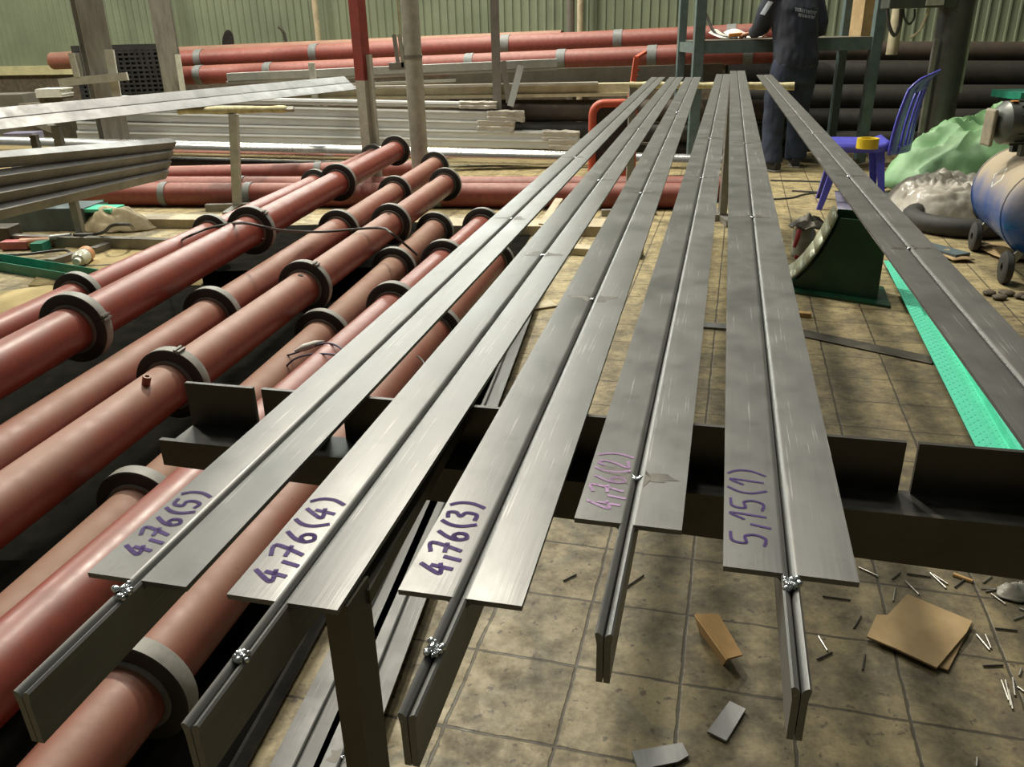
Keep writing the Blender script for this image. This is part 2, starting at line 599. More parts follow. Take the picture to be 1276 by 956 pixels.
struct(mb.build('trim_2', M['wallbase'], smooth=False))


def wallpt(t, off=0., z=0.):      # t: world x on the wall line
    k = (t - WA.x) / WD.x
    return WA + WD * k + WN * off + V((0, 0, z))


# ================================================================== T BARS
T_, R_, HW, G_ = .0042, .0055, .041, .0003


def arcpts(s):
    out = []
    for i in range(7):
        a = PI / 2 * (1 - i / 6)
        out.append((s * (-R_ - G_ + R_ * math.cos(a)), -R_ + R_ * math.sin(a)))
    return out


def angle_profile(s, w):          # s=+1: left angle (flange towards -x)
    p = [(-s * w / 2, 0)] + arcpts(s)
    p += [(-s * G_, -HW), (-s * (G_ + T_), -HW), (-s * (G_ + T_), -T_ - .004), (-s * (G_ + T_ + .004), -T_), (-s * w / 2, -T_)]
    return p


def stub_profile(s):
    p = arcpts(s)
    return [(-s * (G_ + R_), -.0015)] + p[1:] + [(-s * G_, -HW), (-s * (G_ + T_), -HW), (-s * (G_ + T_), -.010)]


GLY = {
    '4': ([(.50, 1), (.02, .32), (.62, .42)], [(.48, .68), (.36, 0)]),
    ',': ([(.18, .42), (.05, -.12)],),
    '7': ([(.0, .92), (.58, 1), (.22, 0)], [(.05, .48), (.62, .52)]),
    '6': ([(.48, 1), (.14, .6), (.03, .25), (.2, .02), (.46, .12), (.46, .36), (.25, .46), (.06, .3)],),
    '(': ([(.36, 1.08), (.12, .75), (.08, .35), (.3, -.08)],),
    ')': ([(.08, 1.08), (.32, .78), (.34, .35), (.1, -.08)],),
    '5': ([(.56, 1), (.12, .95), (.06, .58), (.4, .6), (.52, .34), (.36, .04), (.0, .08)],),
    '1': ([(.0, .62), (.3, 1), (.22, 0)],),
    '3': ([(.05, .95), (.4, 1), (.45, .76), (.2, .56), (.5, .42), (.42, .06), (.02, .04)],),
    '2': ([(.03, .78), (.22, 1), (.46, .86), (.36, .5), (.0, .03), (.58, .06)],),
}


def curve_pts(pl, n=5):
    P = [V((a, b, 0)) for a, b in pl]
    if len(P) < 3:
        return P
    out = []
    for i in range(len(P) - 1):
        p0, p1, p2, p3 = P[max(0, i - 1)], P[i], P[i + 1], P[min(len(P) - 1, i + 2)]
        for k in range(n):
            t = k / n
            out.append(.5 * ((2 * p1) + (p2 - p0) * t + (2 * p0 - 5 * p1 + 4 * p2 - p3) * t * t + (3 * p1 - p0 - 3 * p2 + p3) * t ** 3))
    out.append(P[-1])
    return out


def t_bar(P0, P1, w, label, group, ext=0., text=None, textpar=None, welds=(), material='bar', inkm='ink', stubweld=None, pen=.00105, Zup=V((0, 0, 1)), nm='steel_t_bar'):
    P0, P1 = V(P0), V(P1)
    root = thing(nm, label, 'steel bar', P0, group)
    Y = (P1 - P0).normalized()
    L = (P1 - P0).length
    X = Y.cross(Zup).normalized()
    Z = X.cross(Y)
    for s in (1, -1):
        mb = MB()
        mb.ext(angle_profile(s, w), P0, P1, X, Z)
        if ext:
            mb.ext(stub_profile(s), P0 - Y * (ext + (0 if s == 1 else .0)), P0 + Y * .0005, X, Z)
        mb.build('angle_section', M[material], root, ang=30)
    wl = list(welds)
    for sd, side in wl:
        # bead in the groove + scorched patch beside it
        mb = MB()
        c = P0 + Y * sd + Z * -.0012
        for q in range(5):
            mb.sphere(c + X * random.uniform(-.003, .003) + Y * random.uniform(-.0035, .0035), random.uniform(.0018, .003), 9, 6, (1, 1, .7))
        mb.build('weld_bead', M['weld'], root)
        if side:
            mb = MB()
            ring = []
            for q in range(28):
                a = 2 * PI * q / 28
                rr = 1 + .35 * math.sin(3 * a + sd * 9) + .25 * random.uniform(-1, 1)
                ring.append((math.cos(a) * .027 * rr, math.sin(a) * .012 * rr))
            for sg in (-1, 1):
                sel = [(sg * max(R_ + .0005, min(w / 2 - .003, abs(a))) if sg * a > 0 else sg * (R_ + .0005), bb) for a, bb in ring]
                vs = [P0 + Y * (sd + bb) + X * a + Z * .00025 for a, bb in sel]
                c = sum(vs, V()) / len(vs)
                mb.add([c] + vs, [(0, 1 + i, 1 + (i + 1) % len(vs)) for i in range(len(vs))])
            mb.build('heat_stain', M['burn'], root, fix=False)
    if stubweld:
        mb = MB()
        c = P0 - Y * stubweld + Z * .001
        for q in range(26):
            mb.sphere(c + X * random.gauss(0, .0024) + Y * random.gauss(0, .0032) + Z * random.uniform(-.002, .0012), random.uniform(.0014, .0030), 9, 6)
        mb.build('weld_bead', M['weld'], root)
    if text:
        s0, size, across, adv = textpar
        mb = MB()
        s = s0
        for ch in text:
            wch = {',': .45, '(': .62, ')': .6, '1': .62}.get(ch, .95) * adv
            for st in GLY[ch]:
                pts = curve_pts(st)
                pp = [P0 + Y * (s + p.x * adv * 1.05) + X * (-w / 2 + across + size * (1 - p.y)) + Z * .0004 for p in pts]
                for i in range(len(pp) - 1):
                    d = (pp[i + 1] - pp[i]).normalized()
                    nn = d.cross(Z) * pen
                    e_ = d * .0006
                    mb.add([pp[i] - e_ - nn, pp[i] - e_ + nn, pp[i + 1] + e_ + nn, pp[i + 1] + e_ - nn], [(0, 1, 2, 3)])
            s += wch
        mb.build('marker_writing', M[inkm], root, fix=False, smooth=False)['label'] = 'handwritten marker size note'
    return root


def mid(a, b):
    return (V(a) + V(b)) / 2


BARG = 'welded T bars laid out on the trestles'


def near_far(nl, nr, fl, fr):
    return mid(atp(*nl), atp(*nr)), mid(atp(*fl), atp(*fr))


specs = [
    ((104, 718), (236, 727), (812, 96), (829, 96), .080, (25, 862), '4,76(5)', 'leftmost steel T bar, marked 4,76(5), its web overhanging red pipes'),
    ((282, 743), (420, 758), (834, 96), (852, 96), .082, (240, 903), '4,76(4)', 'steel T bar marked 4,76(4) lying above the upright post'),
    ((493, 740), (652, 750), (854.6, 96), (873, 96), .087, (498, 888), '4,76(3)', 'steel T bar marked 4,76(3), third from the left on the trestles'),
    ((709, 643), (857, 664), (895, 92), (908, 92.5), .082, (757, 790), '4,76(2)', 'steel T bar with faded pink 4,76(2) mark and scorched weld near its end'),
    ((901, 703), (1072, 729), (909, 87.5), (929, 88.5), .090, (1003, 858), '5,15(1)', 'longest steel T bar, marked 5,15(1), web end hanging over the tiles'),
]
P3 = [(None, None)] * 5
weldpx = [[(640, 272), (720, 196)], [(676, 317), (748, 224), (797, 160)], [(740, 372), (801, 240), (842, 140)], [(790, 594), (877, 221), (886, 172)], [(941, 270), (928, 178)]]
for i, (nl, nr, fl, fr, w, ex, tx, lab) in enumerate(specs):
    a, c_ = near_far(nl, nr, fl, fr)
    if i == 3:
        c_ = a + (c_ - a) * 1.0
    Yd = (c_ - a).normalized()
    e = atp(*ex)
    ex_l = (a - e).dot(Yd)
    wd = [((atp(*q) - a).dot(Yd), True) for q in weldpx[i]]
    t_bar(a, c_, w, lab, BARG, ext=ex_l, text=tx,
          textpar=((.026, .023, .006, .0165), (.018, .025, .006, .0205), (.022, .024, .006, .0175), (.018, .026, .006, .017), (.030, .026, .005, .0235))[i], pen=(.0017, .0018, .0018, .0014, .0012)[i], welds=wd,
          inkm='inkpink' if i == 3 else 'ink', stubweld=(None if i == 3 else min(.012, ex_l) if i in (0, 4) else ex_l * .5))
    P3[i] = (a, c_)
# sixth bar, set across the others on the right: darker mill face
a6, c6 = V((.465, .56, .788)), V((1.507, 5.06, .866))
rib6a, rib6b = atp(1278, 482), atp(952, 93)
t_bar(rib6a + (rib6a - rib6b).normalized() * .35, rib6b, .084, 'dark steel T bar at the far right, running past the blue chair', BARG,
      welds=[((atp(*q) - rib6a).length + .35, True) for q in ((1124, 308), (1053, 219), (1008, 166))], material='bardark')

# ------------------------------------------------------------------ notched support beam + post
BL, BR = atp(233, 475, -.0045), atp(1276, 561, -.0045)
bd = (BR - BL).normalized()
bn = V((bd.y, -bd.x, 0)).normalized()           # towards the camera
BE = BR + bd * .35
root = thing('support_beam', 'dark steel support beam with notches carrying the near ends of the T bars', 'support beam', BL - V((0, 0, .785)))


def on_beam(u, v):
    p = atp(u, v, -.0045)
    return (p - BL).dot(bd)


notches = [(on_beam(316, 482.5), on_beam(327, 483.5)), (on_beam(1129, 549), on_beam(1145, 551))]
for a, c_ in P3:                                # slots where the webs of the bars drop in
    # intersect the bar centre line with the beam line
    d1 = (c_ - a); n_ = V((bd.y, -bd.x, 0))
    t = (BL - a).dot(n_) / d1.dot(n_)
    s = (a + d1 * t - BL).dot(bd)
    notches.append((s - .010, s + .010))
r6 = (rib6b - rib6a); t = (BL - rib6a).dot(bn) / r6.dot(bn); s6 = (rib6a + r6 * t - BL).dot(bd)
notches.append((s6 - .010, s6 + .010))
notches.sort()
UPH = .052
mb = MB()
Lb = (BE - BL).length
prev = 0.
top = [(0., 0.)]
zz = V((0, 0, 1))
dz = (BE.z - BL.z) / Lb


def bp(s, off, z):
    return BL + bd * s + bn * off + zz * z


for n0, n1 in notches + [(Lb, Lb)]:
    # upstand plate piece above notch depth
    mb.ext([(0, 0), (.005, 0), (.005, UPH), (0, UPH)], bp(prev, 0, -UPH), bp(n0, 0, -UPH), bn, zz)
    prev = n1
# web plate and near plate
mb.ext([(0, 0), (.040, 0), (.040, .006), (0, .006)], bp(0, 0, -UPH - .006), bp(Lb, 0, -UPH - .006), bn, zz)
mb.build('upstand_plate', M['black'], root, smooth=False)
mb = MB()
vs = []
for s, h in ((-.015, .030), (Lb, .062)):
    for off, z in ((.040, -UPH + .001), (.046, -UPH + .001), (.046, -UPH - h), (.040, -UPH - h)):
        vs.append(bp(s, off, z))
mb.add(vs, [(0, 1, 5, 4), (1, 2, 6, 5), (2, 3, 7, 6), (3, 0, 4, 7), (3, 2, 1, 0), (4, 5, 6, 7)])
mb.build('front_plate', M['blacksteel'], root, smooth=False)
pw = at(415, 757, .778)
post = V((-.111, .462, 0))
mb = MB()
mb.ext([(-.020, -.014), (-.004, -.014), (.005, .019), (-.011, .019)], post, post + V((0, 0, .7795)), V((1, 0, 0)), V((0, 1, 0)))
mb.build('leg', M['postdark'], root, smooth=False)
mb = MB()
mb.bar(post + V((.0, .015, .765)), bp((V((-.055, .77, 0)) - BL).dot(bd), .002, -.02), .012, .012)
mb.build('arm', M['postdark'], root, smooth=False)
mb = MB()
q = bp(Lb - .06, .02, -UPH)
mb.bar((q.x, q.y, 0), (q.x, q.y, q.z - .006), .04, .04, V((0, 1, 0)))
mb.build('leg', M['postdark'], root, smooth=False)

# ------------------------------------------------------------------ T bars lying on the floor under the table
fg = 'T bars lying on the floor under the table'
dirb = V((.128, .778, 0)).normalized()
pb = V((-.369, .977, .044))
t_bar(pb - dirb * .95, pb + dirb * 3.6, .082, 'left one of two flat T bars on the floor behind the upright post', fg, material='barfloor', nm='steel_t_bar')
dirc = V((.152, 1, 0)).normalized()
pc = V((-.272, 1.139, .044))
t_bar(pc - dirc * 1.1, pc + dirc * 2.85, .082, 'right one of two flat T bars on the floor behind the upright post', fg, welds=[(.95, True)], material='barfloor')
pd_ = V((-.500, .977, .001))
t_bar(pd_ - dirb * .8, pd_ + dirb * 2.2, .07, 'dark T bar on the floor with its web turned up, beside the red pipes', fg, material='black', Zup=V((0.25, 0, -1)))

# ================================================================== RED FLANGED PIPES
def px_u(p):
    d = V(p) - CAM
    return 638 + F_PX * d.dot(CR) / d.dot(_fw)


class Axis:
    def __init__(s, x2, k, z, kz=0.):
        s.x2, s.k, s.z, s.kz = x2, k, z, kz

    def p(s, y):
        return V((s.x2 + s.k * (y - 2), y, s.z + s.kz * (y - 2)))

    def y_at(s, u, lo=.25, hi=12):
        for _ in range(60):
            m_ = (lo + hi) / 2
            if px_u(s.p(m_)) < u:
                lo = m_
            else:
                hi = m_
        return lo


PR, FR, FT = .057, .091, .034


def flanged_pipe(ax, us, y0, label, material, stubs=(), gap=0., extra=.02, tabs=()):
    ys = [ax.y_at(u) for u in us]
    y1 = ys[-1] + FT + extra
    A = (ax.p(y1) - ax.p(y0)).normalized()
    root = thing('flanged_pipe', label, 'pipe', ax.p(y0 + 1) * 1, 'red flanged pipes stacked on the left')
    mb = MB()
    ri = PR - .004
    mb.lathe([(0, ri), (0, PR), ((ax.p(y1) - ax.p(y0)).length, PR), ((ax.p(y1) - ax.p(y0)).length, ri)], ax.p(y0), A, 40, closed=True)
    mb.build('pipe_body', M[material], root)
    X = A.cross(V((0, 0, 1))).normalized()
    Z = X.cross(A)
    for i, y in enumerate(ys):
        p = ax.p(y)
        mb = MB()
        c = .003
        mb.lathe([(c, FR), (FT - c, FR), (FT, FR - c), (FT, PR + .001)], p, A, 44)
        mb.lathe([(c, FR), (0, FR - c), (0, PR + .001)], p, A, 44, k=1)
        # raised lip around the pipe on the front face
        mb.lathe([(-.006, PR + .0005), (-.006, PR + .007), (.001, PR + .008), (.001, PR + .0005)], p, A, 40, closed=True)
        o = mb.build('flange_ring', [M['ring'], M['ringshade']], root, ang=50)
        # clamp lugs across the split of the ring
        a = tabs[i] if i < len(tabs) else None
        if a is not None:
            mb = MB()
            for da in (-.05, .05):
                d = X * math.sin(a + da) + Z * math.cos(a + da)
                mb.box(p + A * FT / 2 + d * (FR + .002), (.005, FT * .96, .009), (X * math.cos(a) - Z * math.sin(a), A, d))
            mb.build('split_lug', M['ring'], o)
    for u, ang, r, h, dark in stubs:
        y = ax.y_at(u)
        d = X * math.sin(ang) + Z * math.cos(ang)
        p = ax.p(y) + d * (PR - .002)
        mb = MB()
        if dark:
            mb.tube(p, p + d * .0035, r, r, 10)
            mb.build('plugged_hole', M['black'], root)
        else:
            mb.lathe([(0, r), (h, r), (h, r * .55), (h * .6, r * .55), (h * .6, 0.0001)], p, d, 16)
            mb.build('threaded_stub', M[material], root)
    return ys


flanged_pipe(Axis(-1.66, .16, .30), [95, 262, 392, 464], .5, 'red flanged pipe at the far left edge of the pile, partly behind the topmost one', 'red')
flanged_pipe(Axis(-1.107, .129, .465), [90, 311, 420, 492], .5, 'topmost bright red flanged pipe, highest in the pile on the left', 'red',
             stubs=[(99, 2.0, .006, .012, 0), (308, 2.0, .006, .012, 0), (424, 2.0, .006, .012, 0), (496, 2.0, .006, .012, 0)], tabs=(1.25, .75, None, None))
flanged_pipe(Axis(-.978, .155, .35), [262, 421, 491, 541], .5, 'dusty red flanged pipe running between the topmost pipe and the one with the bolt stub', 'reddust')
flanged_pipe(Axis(-.813, .178, .354), [212, 378, 486, 554], .5, 'red flanged pipe with a bolt stub on top, touching the left end of the beam', 'reddust',
             stubs=[(178, .35, .0095, .024, 0), (372, .25, .009, .004, 1), (483, .2, .009, .004, 1), (551, .2, .009, .004, 1)], tabs=(.35, .55, None, None))
flanged_pipe(Axis(-.678, .166, .25), [171, 400, 490, 541], .35, 'low tan dusty pipe in the gap below the pipe with the bolt stub', 'redbrown')
flanged_pipe(Axis(-.488, .224, .32), [489, 552, 600], .35, 'red flanged pipe just left of the leftmost T bar, under its near end', 'red')
flanged_pipe(Axis(-.369, .211, .22), [165, 541, 614], .35, 'red flanged pipe under the gap between the two leftmost T bars', 'reddust')

for yb_, lab in ((1.35, 'near added shade-black bearer under the red flanged pipes'), (3.7, 'far added shade-black bearer under the red flanged pipes')):
    tag(MB().bar((-2.0 + .16 * yb_, yb_, .078), (-.70 + .16 * yb_, yb_, .078), .12, .156).build('added_bearer', M['shadeblack'], smooth=False), lab, 'bearer', 'added bearers under the red flanged pipes')  # unseen bearers, added and coloured black so the pipe gaps stay dark
tag(MB().grid(lambda u, v: V((-2.5 + 1.86 * u + .16 * (.3 + 5 * v), .3 + 5 * v, .004 + .003 * noise.noise(V((u * 9, v * 20, 0))))), 10, 24).build('shade_sheet', M['shadeblack'], loc=(-1, 2, 0)), 'added black sheet standing for shade on the floor beneath the red flanged pipes', 'shade sheet')  # added sheet, paints the shade between the pipes onto the floor

# cable lying across the pipes
def cable(pts, r, material, label, cat='cable', group=None, n=8, name='cable'):
    P = [V(p) for p in pts]
    out = []
    for i in range(len(P) - 1):
        p0, p1, p2, p3 = P[max(0, i - 1)], P[i], P[i + 1], P[min(len(P) - 1, i + 2)]
        for k in range(n):
            t = k / n
            out.append(.5 * ((2 * p1) + (p2 - p0) * t + (2 * p0 - 5 * p1 + 4 * p2 - p3) * t * t + (3 * p1 - p0 - 3 * p2 + p3) * t ** 3))
    out.append(P[-1])
    return tag(MB().path(out, r, 8).build(name, M[material]), label, cat, group)


cable([at(150, 330, .01), at(205, 311, .16), at(232, 296, .38), at(262, 284, .42), at(300, 278, .545), at(330, 283, .55), at(352, 287, .50), at(400, 289, .425), at(470, 284, .43), at(488, 291, .43), at(505, 305, .37), at(520, 318, .325)], .005, 'cable',
      'black cable draped across the tops of the red pipes')
cable([at(340, 448, .27), at(365, 441, .315), at(405, 428, .37), at(428, 436, .39), at(440, 452, .37)], .0028, 'bluewire', 'thin dark wire looped over pipes beside the white twist of tape', 'wire')
cable([at(352, 462, .28), at(368, 447, .32), at(395, 441, .37), at(430, 444, .395), at(445, 447, .375)], .0028, 'bluewire', 'thin blue wire arching over pipes below the white twist of tape', 'wire')
mb = MB()
p0, p1 = at(368, 437, .33), at(404, 425, .37)
mb.path([p0, p0.lerp(p1, .3), p0.lerp(p1, .7), p1], [.003, .010, .009, .002], 10)
tag(disp(mb, .002, 90).build('tape_twist', M['paper']), 'small white twist of tape lying on the dusty pipe', 'tape')
cable([at(520, 444, .27), at(527, 450, .284), at(533, 464, .284), at(541, 478, .26)], .003, 'cable', 'short black wire loop over the pipe in the gap between T bars', 'wire')

# ================================================================== helpers for placed things
def one(mb, name, material, label, cat, group=None, kind=None, **kw):
    return tag(mb.build(name, M[material] if isinstance(material, str) else [M[q] for q in material], **kw), label, cat, group, kind)


def rail(p0, p1, w, h, name, material, label, cat, group=None, bevel=.002):
    return one(MB().bar(p0, p1, w, h), name, material, label, cat, group, smooth=False, bevel=bevel)


def pipe(p0, p1, r, name, material, label, cat='pipe', group=None, wall=.006, bands=(), bandmat='tie', bw=.05):
    p0, p1 = V(p0), V(p1)
    A = p1 - p0
    L = A.length
    mb = MB().lathe([(0, r - wall), (0, r), (L, r), (L, r - wall)], p0, A, 32, closed=True)
    if not bands:
        return one(mb, name, material, label, cat, group)
    root = thing(name, label, cat, p0.lerp(p1, .5), group)
    mb.build('pipe_body', M[material], root)
    A.normalize()
    for s in bands:
        MB().lathe([(-bw / 2, r + .0005), (-bw / 2, r + .006), (bw / 2, r + .006), (bw / 2, r + .0005)], p0 + A * s * L, A, 32, closed=True).build('band', M[bandmat], root)
    return root


Z1 = V((0, 0, 1))
# ------------------------------------------------------------------ far trestle under the ends of the bars
fr = thing('trestle', 'far trestle with wrapped top rail under the ends of the T bars', 'trestle', (1.1, 4.4, 0))
a, c_ = atp(785, 106, -.063), atp(990, 107.5, -.063)
mb = MB()
n = 26
mb.path([a.lerp(c_, i / n) + V((0, 0, random.uniform(-.002, .002))) for i in range(n + 1)], [.021 + random.uniform(-.003, .003) for i in range(n + 1)], 10)
mb.build('top_rail', M['foam'], fr)
for px, py in ((957, 120), (812, 118)):
    t_ = atp(px, py, -.06)
    k = (t_.x - a.x) / (c_.x - a.x)
    q = a.lerp(c_, k)
    mb = MB()
    mb.bar((q.x, q.y, 0), (q.x, q.y, q.z - .015), .045, .045, V((0, 1, 0)))
    mb.build('leg', M['greysteel'], fr, smooth=False)
    MB().bar((q.x - .18, q.y, .02), (q.x + .18, q.y, .02), .045, .04).build('foot', M['greysteel'], fr, smooth=False)
    MB().bar((q.x, q.y - .2, .02), (q.x, q.y + .2, .02), .045, .036).build('foot', M['greysteel'], fr, smooth=False)

# ------------------------------------------------------------------ left trestles and the bars on them
lt = thing('trestle', 'T shaped trestle with pale wrapped rail standing behind the topmost red pipe', 'trestle', (-1.92, 5.86, 0))
rl, rr = aty(222, 138, 5.86), aty(357, 136, 5.86)
mb = MB()
n = 14
mb.path([rl.lerp(rr, i / n) for i in range(n + 1)], [.024 + random.uniform(-.003, .004) for i in range(n + 1)], 10)
mb.build('top_rail', M['foam'], lt)
mb = MB()
mb.path([rr, rr + (rr - rl).normalized() * .05], .019, 4)
mb.build('rail_end', M['greysteel'], lt, smooth=False)
tp, bt = aty(291, 142, 5.86), at(304, 257, 0)
mb = MB()
mb.bar((bt.x, 5.86, 0), (tp.x, 5.86, tp.z), .055, .055, V((0, 1, 0)))
mb.build('leg', M['whitepaint'], lt, smooth=False)
MB().bar((bt.x - .22, 5.86, .025), (bt.x + .22, 5.86, .025), .05, .05).build('foot', M['greysteel'], lt, smooth=False)
MB().bar((bt.x, 5.60, .02), (bt.x, 5.885, .02), .05, .04).build('foot', M['greysteel'], lt, smooth=False)
nt = thing('trestle', 'grey two legged trestle at the left edge carrying both stacks of grey bars', 'trestle', (-2.7, 4.9, 0))
b0, t0 = at(104, 304, 0), aty(67, 158, 4.93)
mb = MB(); mb.bar((b0.x, b0.y, 0), (b0.x + .0, b0.y, t0.z), .042, .042, V((0, 1, 0))); mb.build('leg', M['greysteel'], nt, smooth=False)
ytop = b0.y + .75
t1 = aty(42, 168, ytop)
MB().bar((t1.x, ytop, 0), (t1.x, ytop, t1.z), .042, .042, V((0, 1, 0))).build('leg', M['postdark'], nt, smooth=False)
MB().bar((b0.x, b0.y, t0.z - .02), (t1.x, ytop, t0.z - .02), .04, .04).build('top_rail', M['greysteel'], nt, smooth=False)
zl = .30
MB().bar((b0.x, b0.y - .06, zl), (t1.x, ytop + .06, zl), .036, .036).build('lower_rail', M['greysteel'], nt, smooth=False)
# upper pair of long bars: T bars seen from the flange side
gl = 'grey T bars on the left trestles'
e1 = aty(437, 103, 7.35)
e0 = t0 + V((0, 0, .075))
d = (e1 - e0).normalized()
t_bar(e0 - d * 1.6 + V((0, 0, .0)), e1, .16, 'upper long grey T bar at the left, its end touching the red and white post', gl, welds=[(2.05, False), (3.1, False)], material='chansteel', Zup=V((.45, -.55, .8)))
t_bar(e0 - d * 1.6 + V((-.06, .09, -.01)), e1 + V((-.35, -.5, -.005)), .10, 'grey T bar just behind the upper long one on the left trestle', gl, material='chansteel')
# lower bundle of four channels
gc = 'grey channels on the lower rail at the left'
for i in range(4):
    pe = aty(218 - i * 3, 182 + i * 12, 5.55 - i * .03)
    ps = aty(0, (203, 226, 247, 268)[i], 4.05 - i * .03)
    d = (pe - ps).normalized()
    X = d.cross(Z1).normalized(); Zc = X.cross(d)
    X2 = (X * .55 + Zc * .83).normalized(); Z2 = d.cross(X2) * -1
    t_, w_, h_ = .004, .030, .05
    prof = [(-w_, 0), (w_, 0), (w_, h_), (w_ - t_, h_), (w_ - t_, t_), (-w_ + t_, t_), (-w_ + t_, h_), (-w_, h_)]
    mb = MB(); mb.ext(prof, ps - d * .9, pe, X2, Z2)
    one(mb, 'steel_channel', 'chansteel',
        ['top channel of the four stacked at the left edge below the long bar', 'second channel down in the stack of four at the left edge',
         'third channel down in the stack of four at the left edge', 'lowest channel of the stack of four above the green boxes'][i], 'steel channel', gc, smooth=False)

# ------------------------------------------------------------------ posts and columns
c1t, c1b = aty(112, 0, 7.2), aty(143, 172, 7.2)


def hcol(x, y, w, material, label, rot, ztop=2.6, name='steel_column'):
    X = V((math.cos(rot), math.sin(rot), 0)); Yv = V((-math.sin(rot), math.cos(rot), 0))
    t = w * .07
    h = w / 2
    pr = [(-h, -h), (h, -h), (h, -h + t), (t / 2, -h + t), (t / 2, h - t), (h, h - t), (h, h), (-h, h), (-h, h - t), (-t / 2, h - t), (-t / 2, -h + t), (-h, -h + t)]
    mb = MB(); mb.ext(pr, (x, y, 0), (x, y, ztop), X, Yv)
    mb.box((x, y, .012), (w * 1.6, w * 1.6, .024))
    return one(mb, name, material, label, 'column', smooth=False)


hcol(c1b.x, 7.2, .20, 'column', 'broad worn grey steel column in front of the upright black pallet', .65)
c2 = aty(209, 60, 9.4)
hcol(c2.x, 9.4, .20, 'column', 'pale grey steel column between the black pallet and the red pipe ends', .25)
cf = aty(128, 45, 10.6)
pipe((cf.x, 10.6, 0), (cf.x, 10.6, 2.6), .055, 'downpipe', 'beige', 'thin cream pipe against the green wall behind the broad column')
for px, yy, lab in ((393, 10.78, 'thin cream pipe on the green wall left of the red and white post'), (711, 9.98, 'left one of two slim pipes on the green wall above the rust red pipes'), (723, 9.9, 'right one of two slim pipes on the green wall above the rust red pipes')):
    q = aty(px, 15, yy)
    pipe((q.x, yy, 0), (q.x, yy, 2.6), .034 if px != 711 else .045, 'downpipe', 'beige' if px != 711 else 'brownplate', lab)
# red and white post
q = aty(455, 120, 6.35)
pr_ = thing('square_post', 'square post, red above and off white below, behind the red pipes', 'post', (q.x, 6.35, 0))
zs = aty(455, 100, 6.35).z
MB().bar((q.x, 6.35, 0), (q.x, 6.35, zs), .085, .085, V((.5, .8, 0))).build('lower_section', M['whitepaint'], pr_, smooth=False)
MB().bar((q.x, 6.35, zs), (q.x, 6.35, 2.4), .085, .085, V((.5, .8, 0))).build('upper_section', M['redpaint'], pr_, smooth=False)['label'] = 'red painted upper section'
zt_ = aty(455, 68, 6.35).z
MB().bar((q.x + .06, 6.31, .1), (q.x + .06, 6.31, zt_), .05, .012, V((.5, .8, 0))).build('side_plate', M['whitepaint'], pr_, smooth=False)
# white round pole
q = aty(516, 90, 6.3)
pl = thing('round_pole', 'tall white round pole beside the end of the topmost red pipe', 'pole', (q.x, 6.3, 0))
MB().tube((q.x - .0, 6.3, 0), (q.x + .0, 6.3, 2.4), .064, seg=28).build('tube', M['whitepaint'], pl)
zj = aty(523, 70, 6.3).z
MB().lathe([(-.01, .0645), (-.01, .068), (.01, .068), (.01, .0645)], (q.x, 6.3, zj), Z1, 28, closed=True).build('collar', M['greysteel'], pl)
MB().bar((q.x - .085, 6.33, zj - .05), (q.x - .085, 6.33, 2.4), .012, .012, V((0, 1, 0))).build('conduit', M['beige'], pl, smooth=False)
# small bracket fixed left of it
br = thing('angle_bracket', 'small galvanised bracket with square tube foot left of the white pole', 'bracket', aty(497, 88, 6.3))
MB().box(aty(505, 70, 6.30), (.04, .02, .05)).build('weld_tab', M['galv'], br, smooth=False)
MB().bar(aty(497, 85, 6.31), aty(491, 43, 6.31), .028, .03, V((0, 1, 0))).build('flat_bar', M['galv'], br, smooth=False)
MB().bar(aty(503, 84, 6.29), aty(498, 43, 6.29), .028, .03, V((0, 1, 0))).build('flat_bar', M['whitepaint'], br, smooth=False)
MB().bar(aty(485, 83, 6.30), aty(504, 82, 6.30), .05, .05).build('tube_foot', M['galv'], br, smooth=False)
# grey rack post with slanting arms
q = aty(618, 70, 7.62)
rp = thing('rack_post', 'grey rack post with two slanting struts behind the white wrapped bundle', 'post', (q.x, 7.62, 0))
MB().bar((q.x, 7.62, 0), (q.x, 7.62, 2.4), .075, .075, V((0, 1, 0))).build('upright', M['greysteel'], rp, smooth=False)
MB().bar(aty(636, 132, 7.40), aty(649, 82, 7.52), .055, .02, V((0, 1, 0))).build('strut', M['galv'], rp, smooth=False)
MB().bar(aty(634, 128, 7.55), aty(627, 76, 7.55), .05, .02, V((0, 1, 0))).build('strut', M['greysteel'], rp, smooth=False)

# ------------------------------------------------------------------ red pipes on the floor, left to right
gfl = 'rust red pipes lying on the floor behind the flanged ones'
a = at(95, 256, 0) + V((0, 0, .085)); c_ = at(860, 263, 0) + V((0, .09, .085))
pipe(a, c_, .083, 'store_pipe', 'redback', 'front rust red pipe on the floor with grey bands, crossing behind the flanged pipes', 'pipe', gfl, bands=(.165, .31, .62))
a2 = a + V((.25, .24, .0)); c2 = c_ + V((.3, .24, 0))
pipe(a2, c2, .083, 'store_pipe', 'redback', 'second rust red pipe on the floor, just behind the front banded one', 'pipe', gfl, bands=(.05, .22, .35))
a3 = aty(140, 219, 6.55); c3 = aty(472, 219, 6.5)
pipe(V((a3.x, 6.62, .14)), V((c3.x + .5, 6.6, .14)), .075, 'store_pipe', 'redback', 'third rust red pipe on the floor under the polished tube', 'pipe', gfl, bands=(.62, .8))
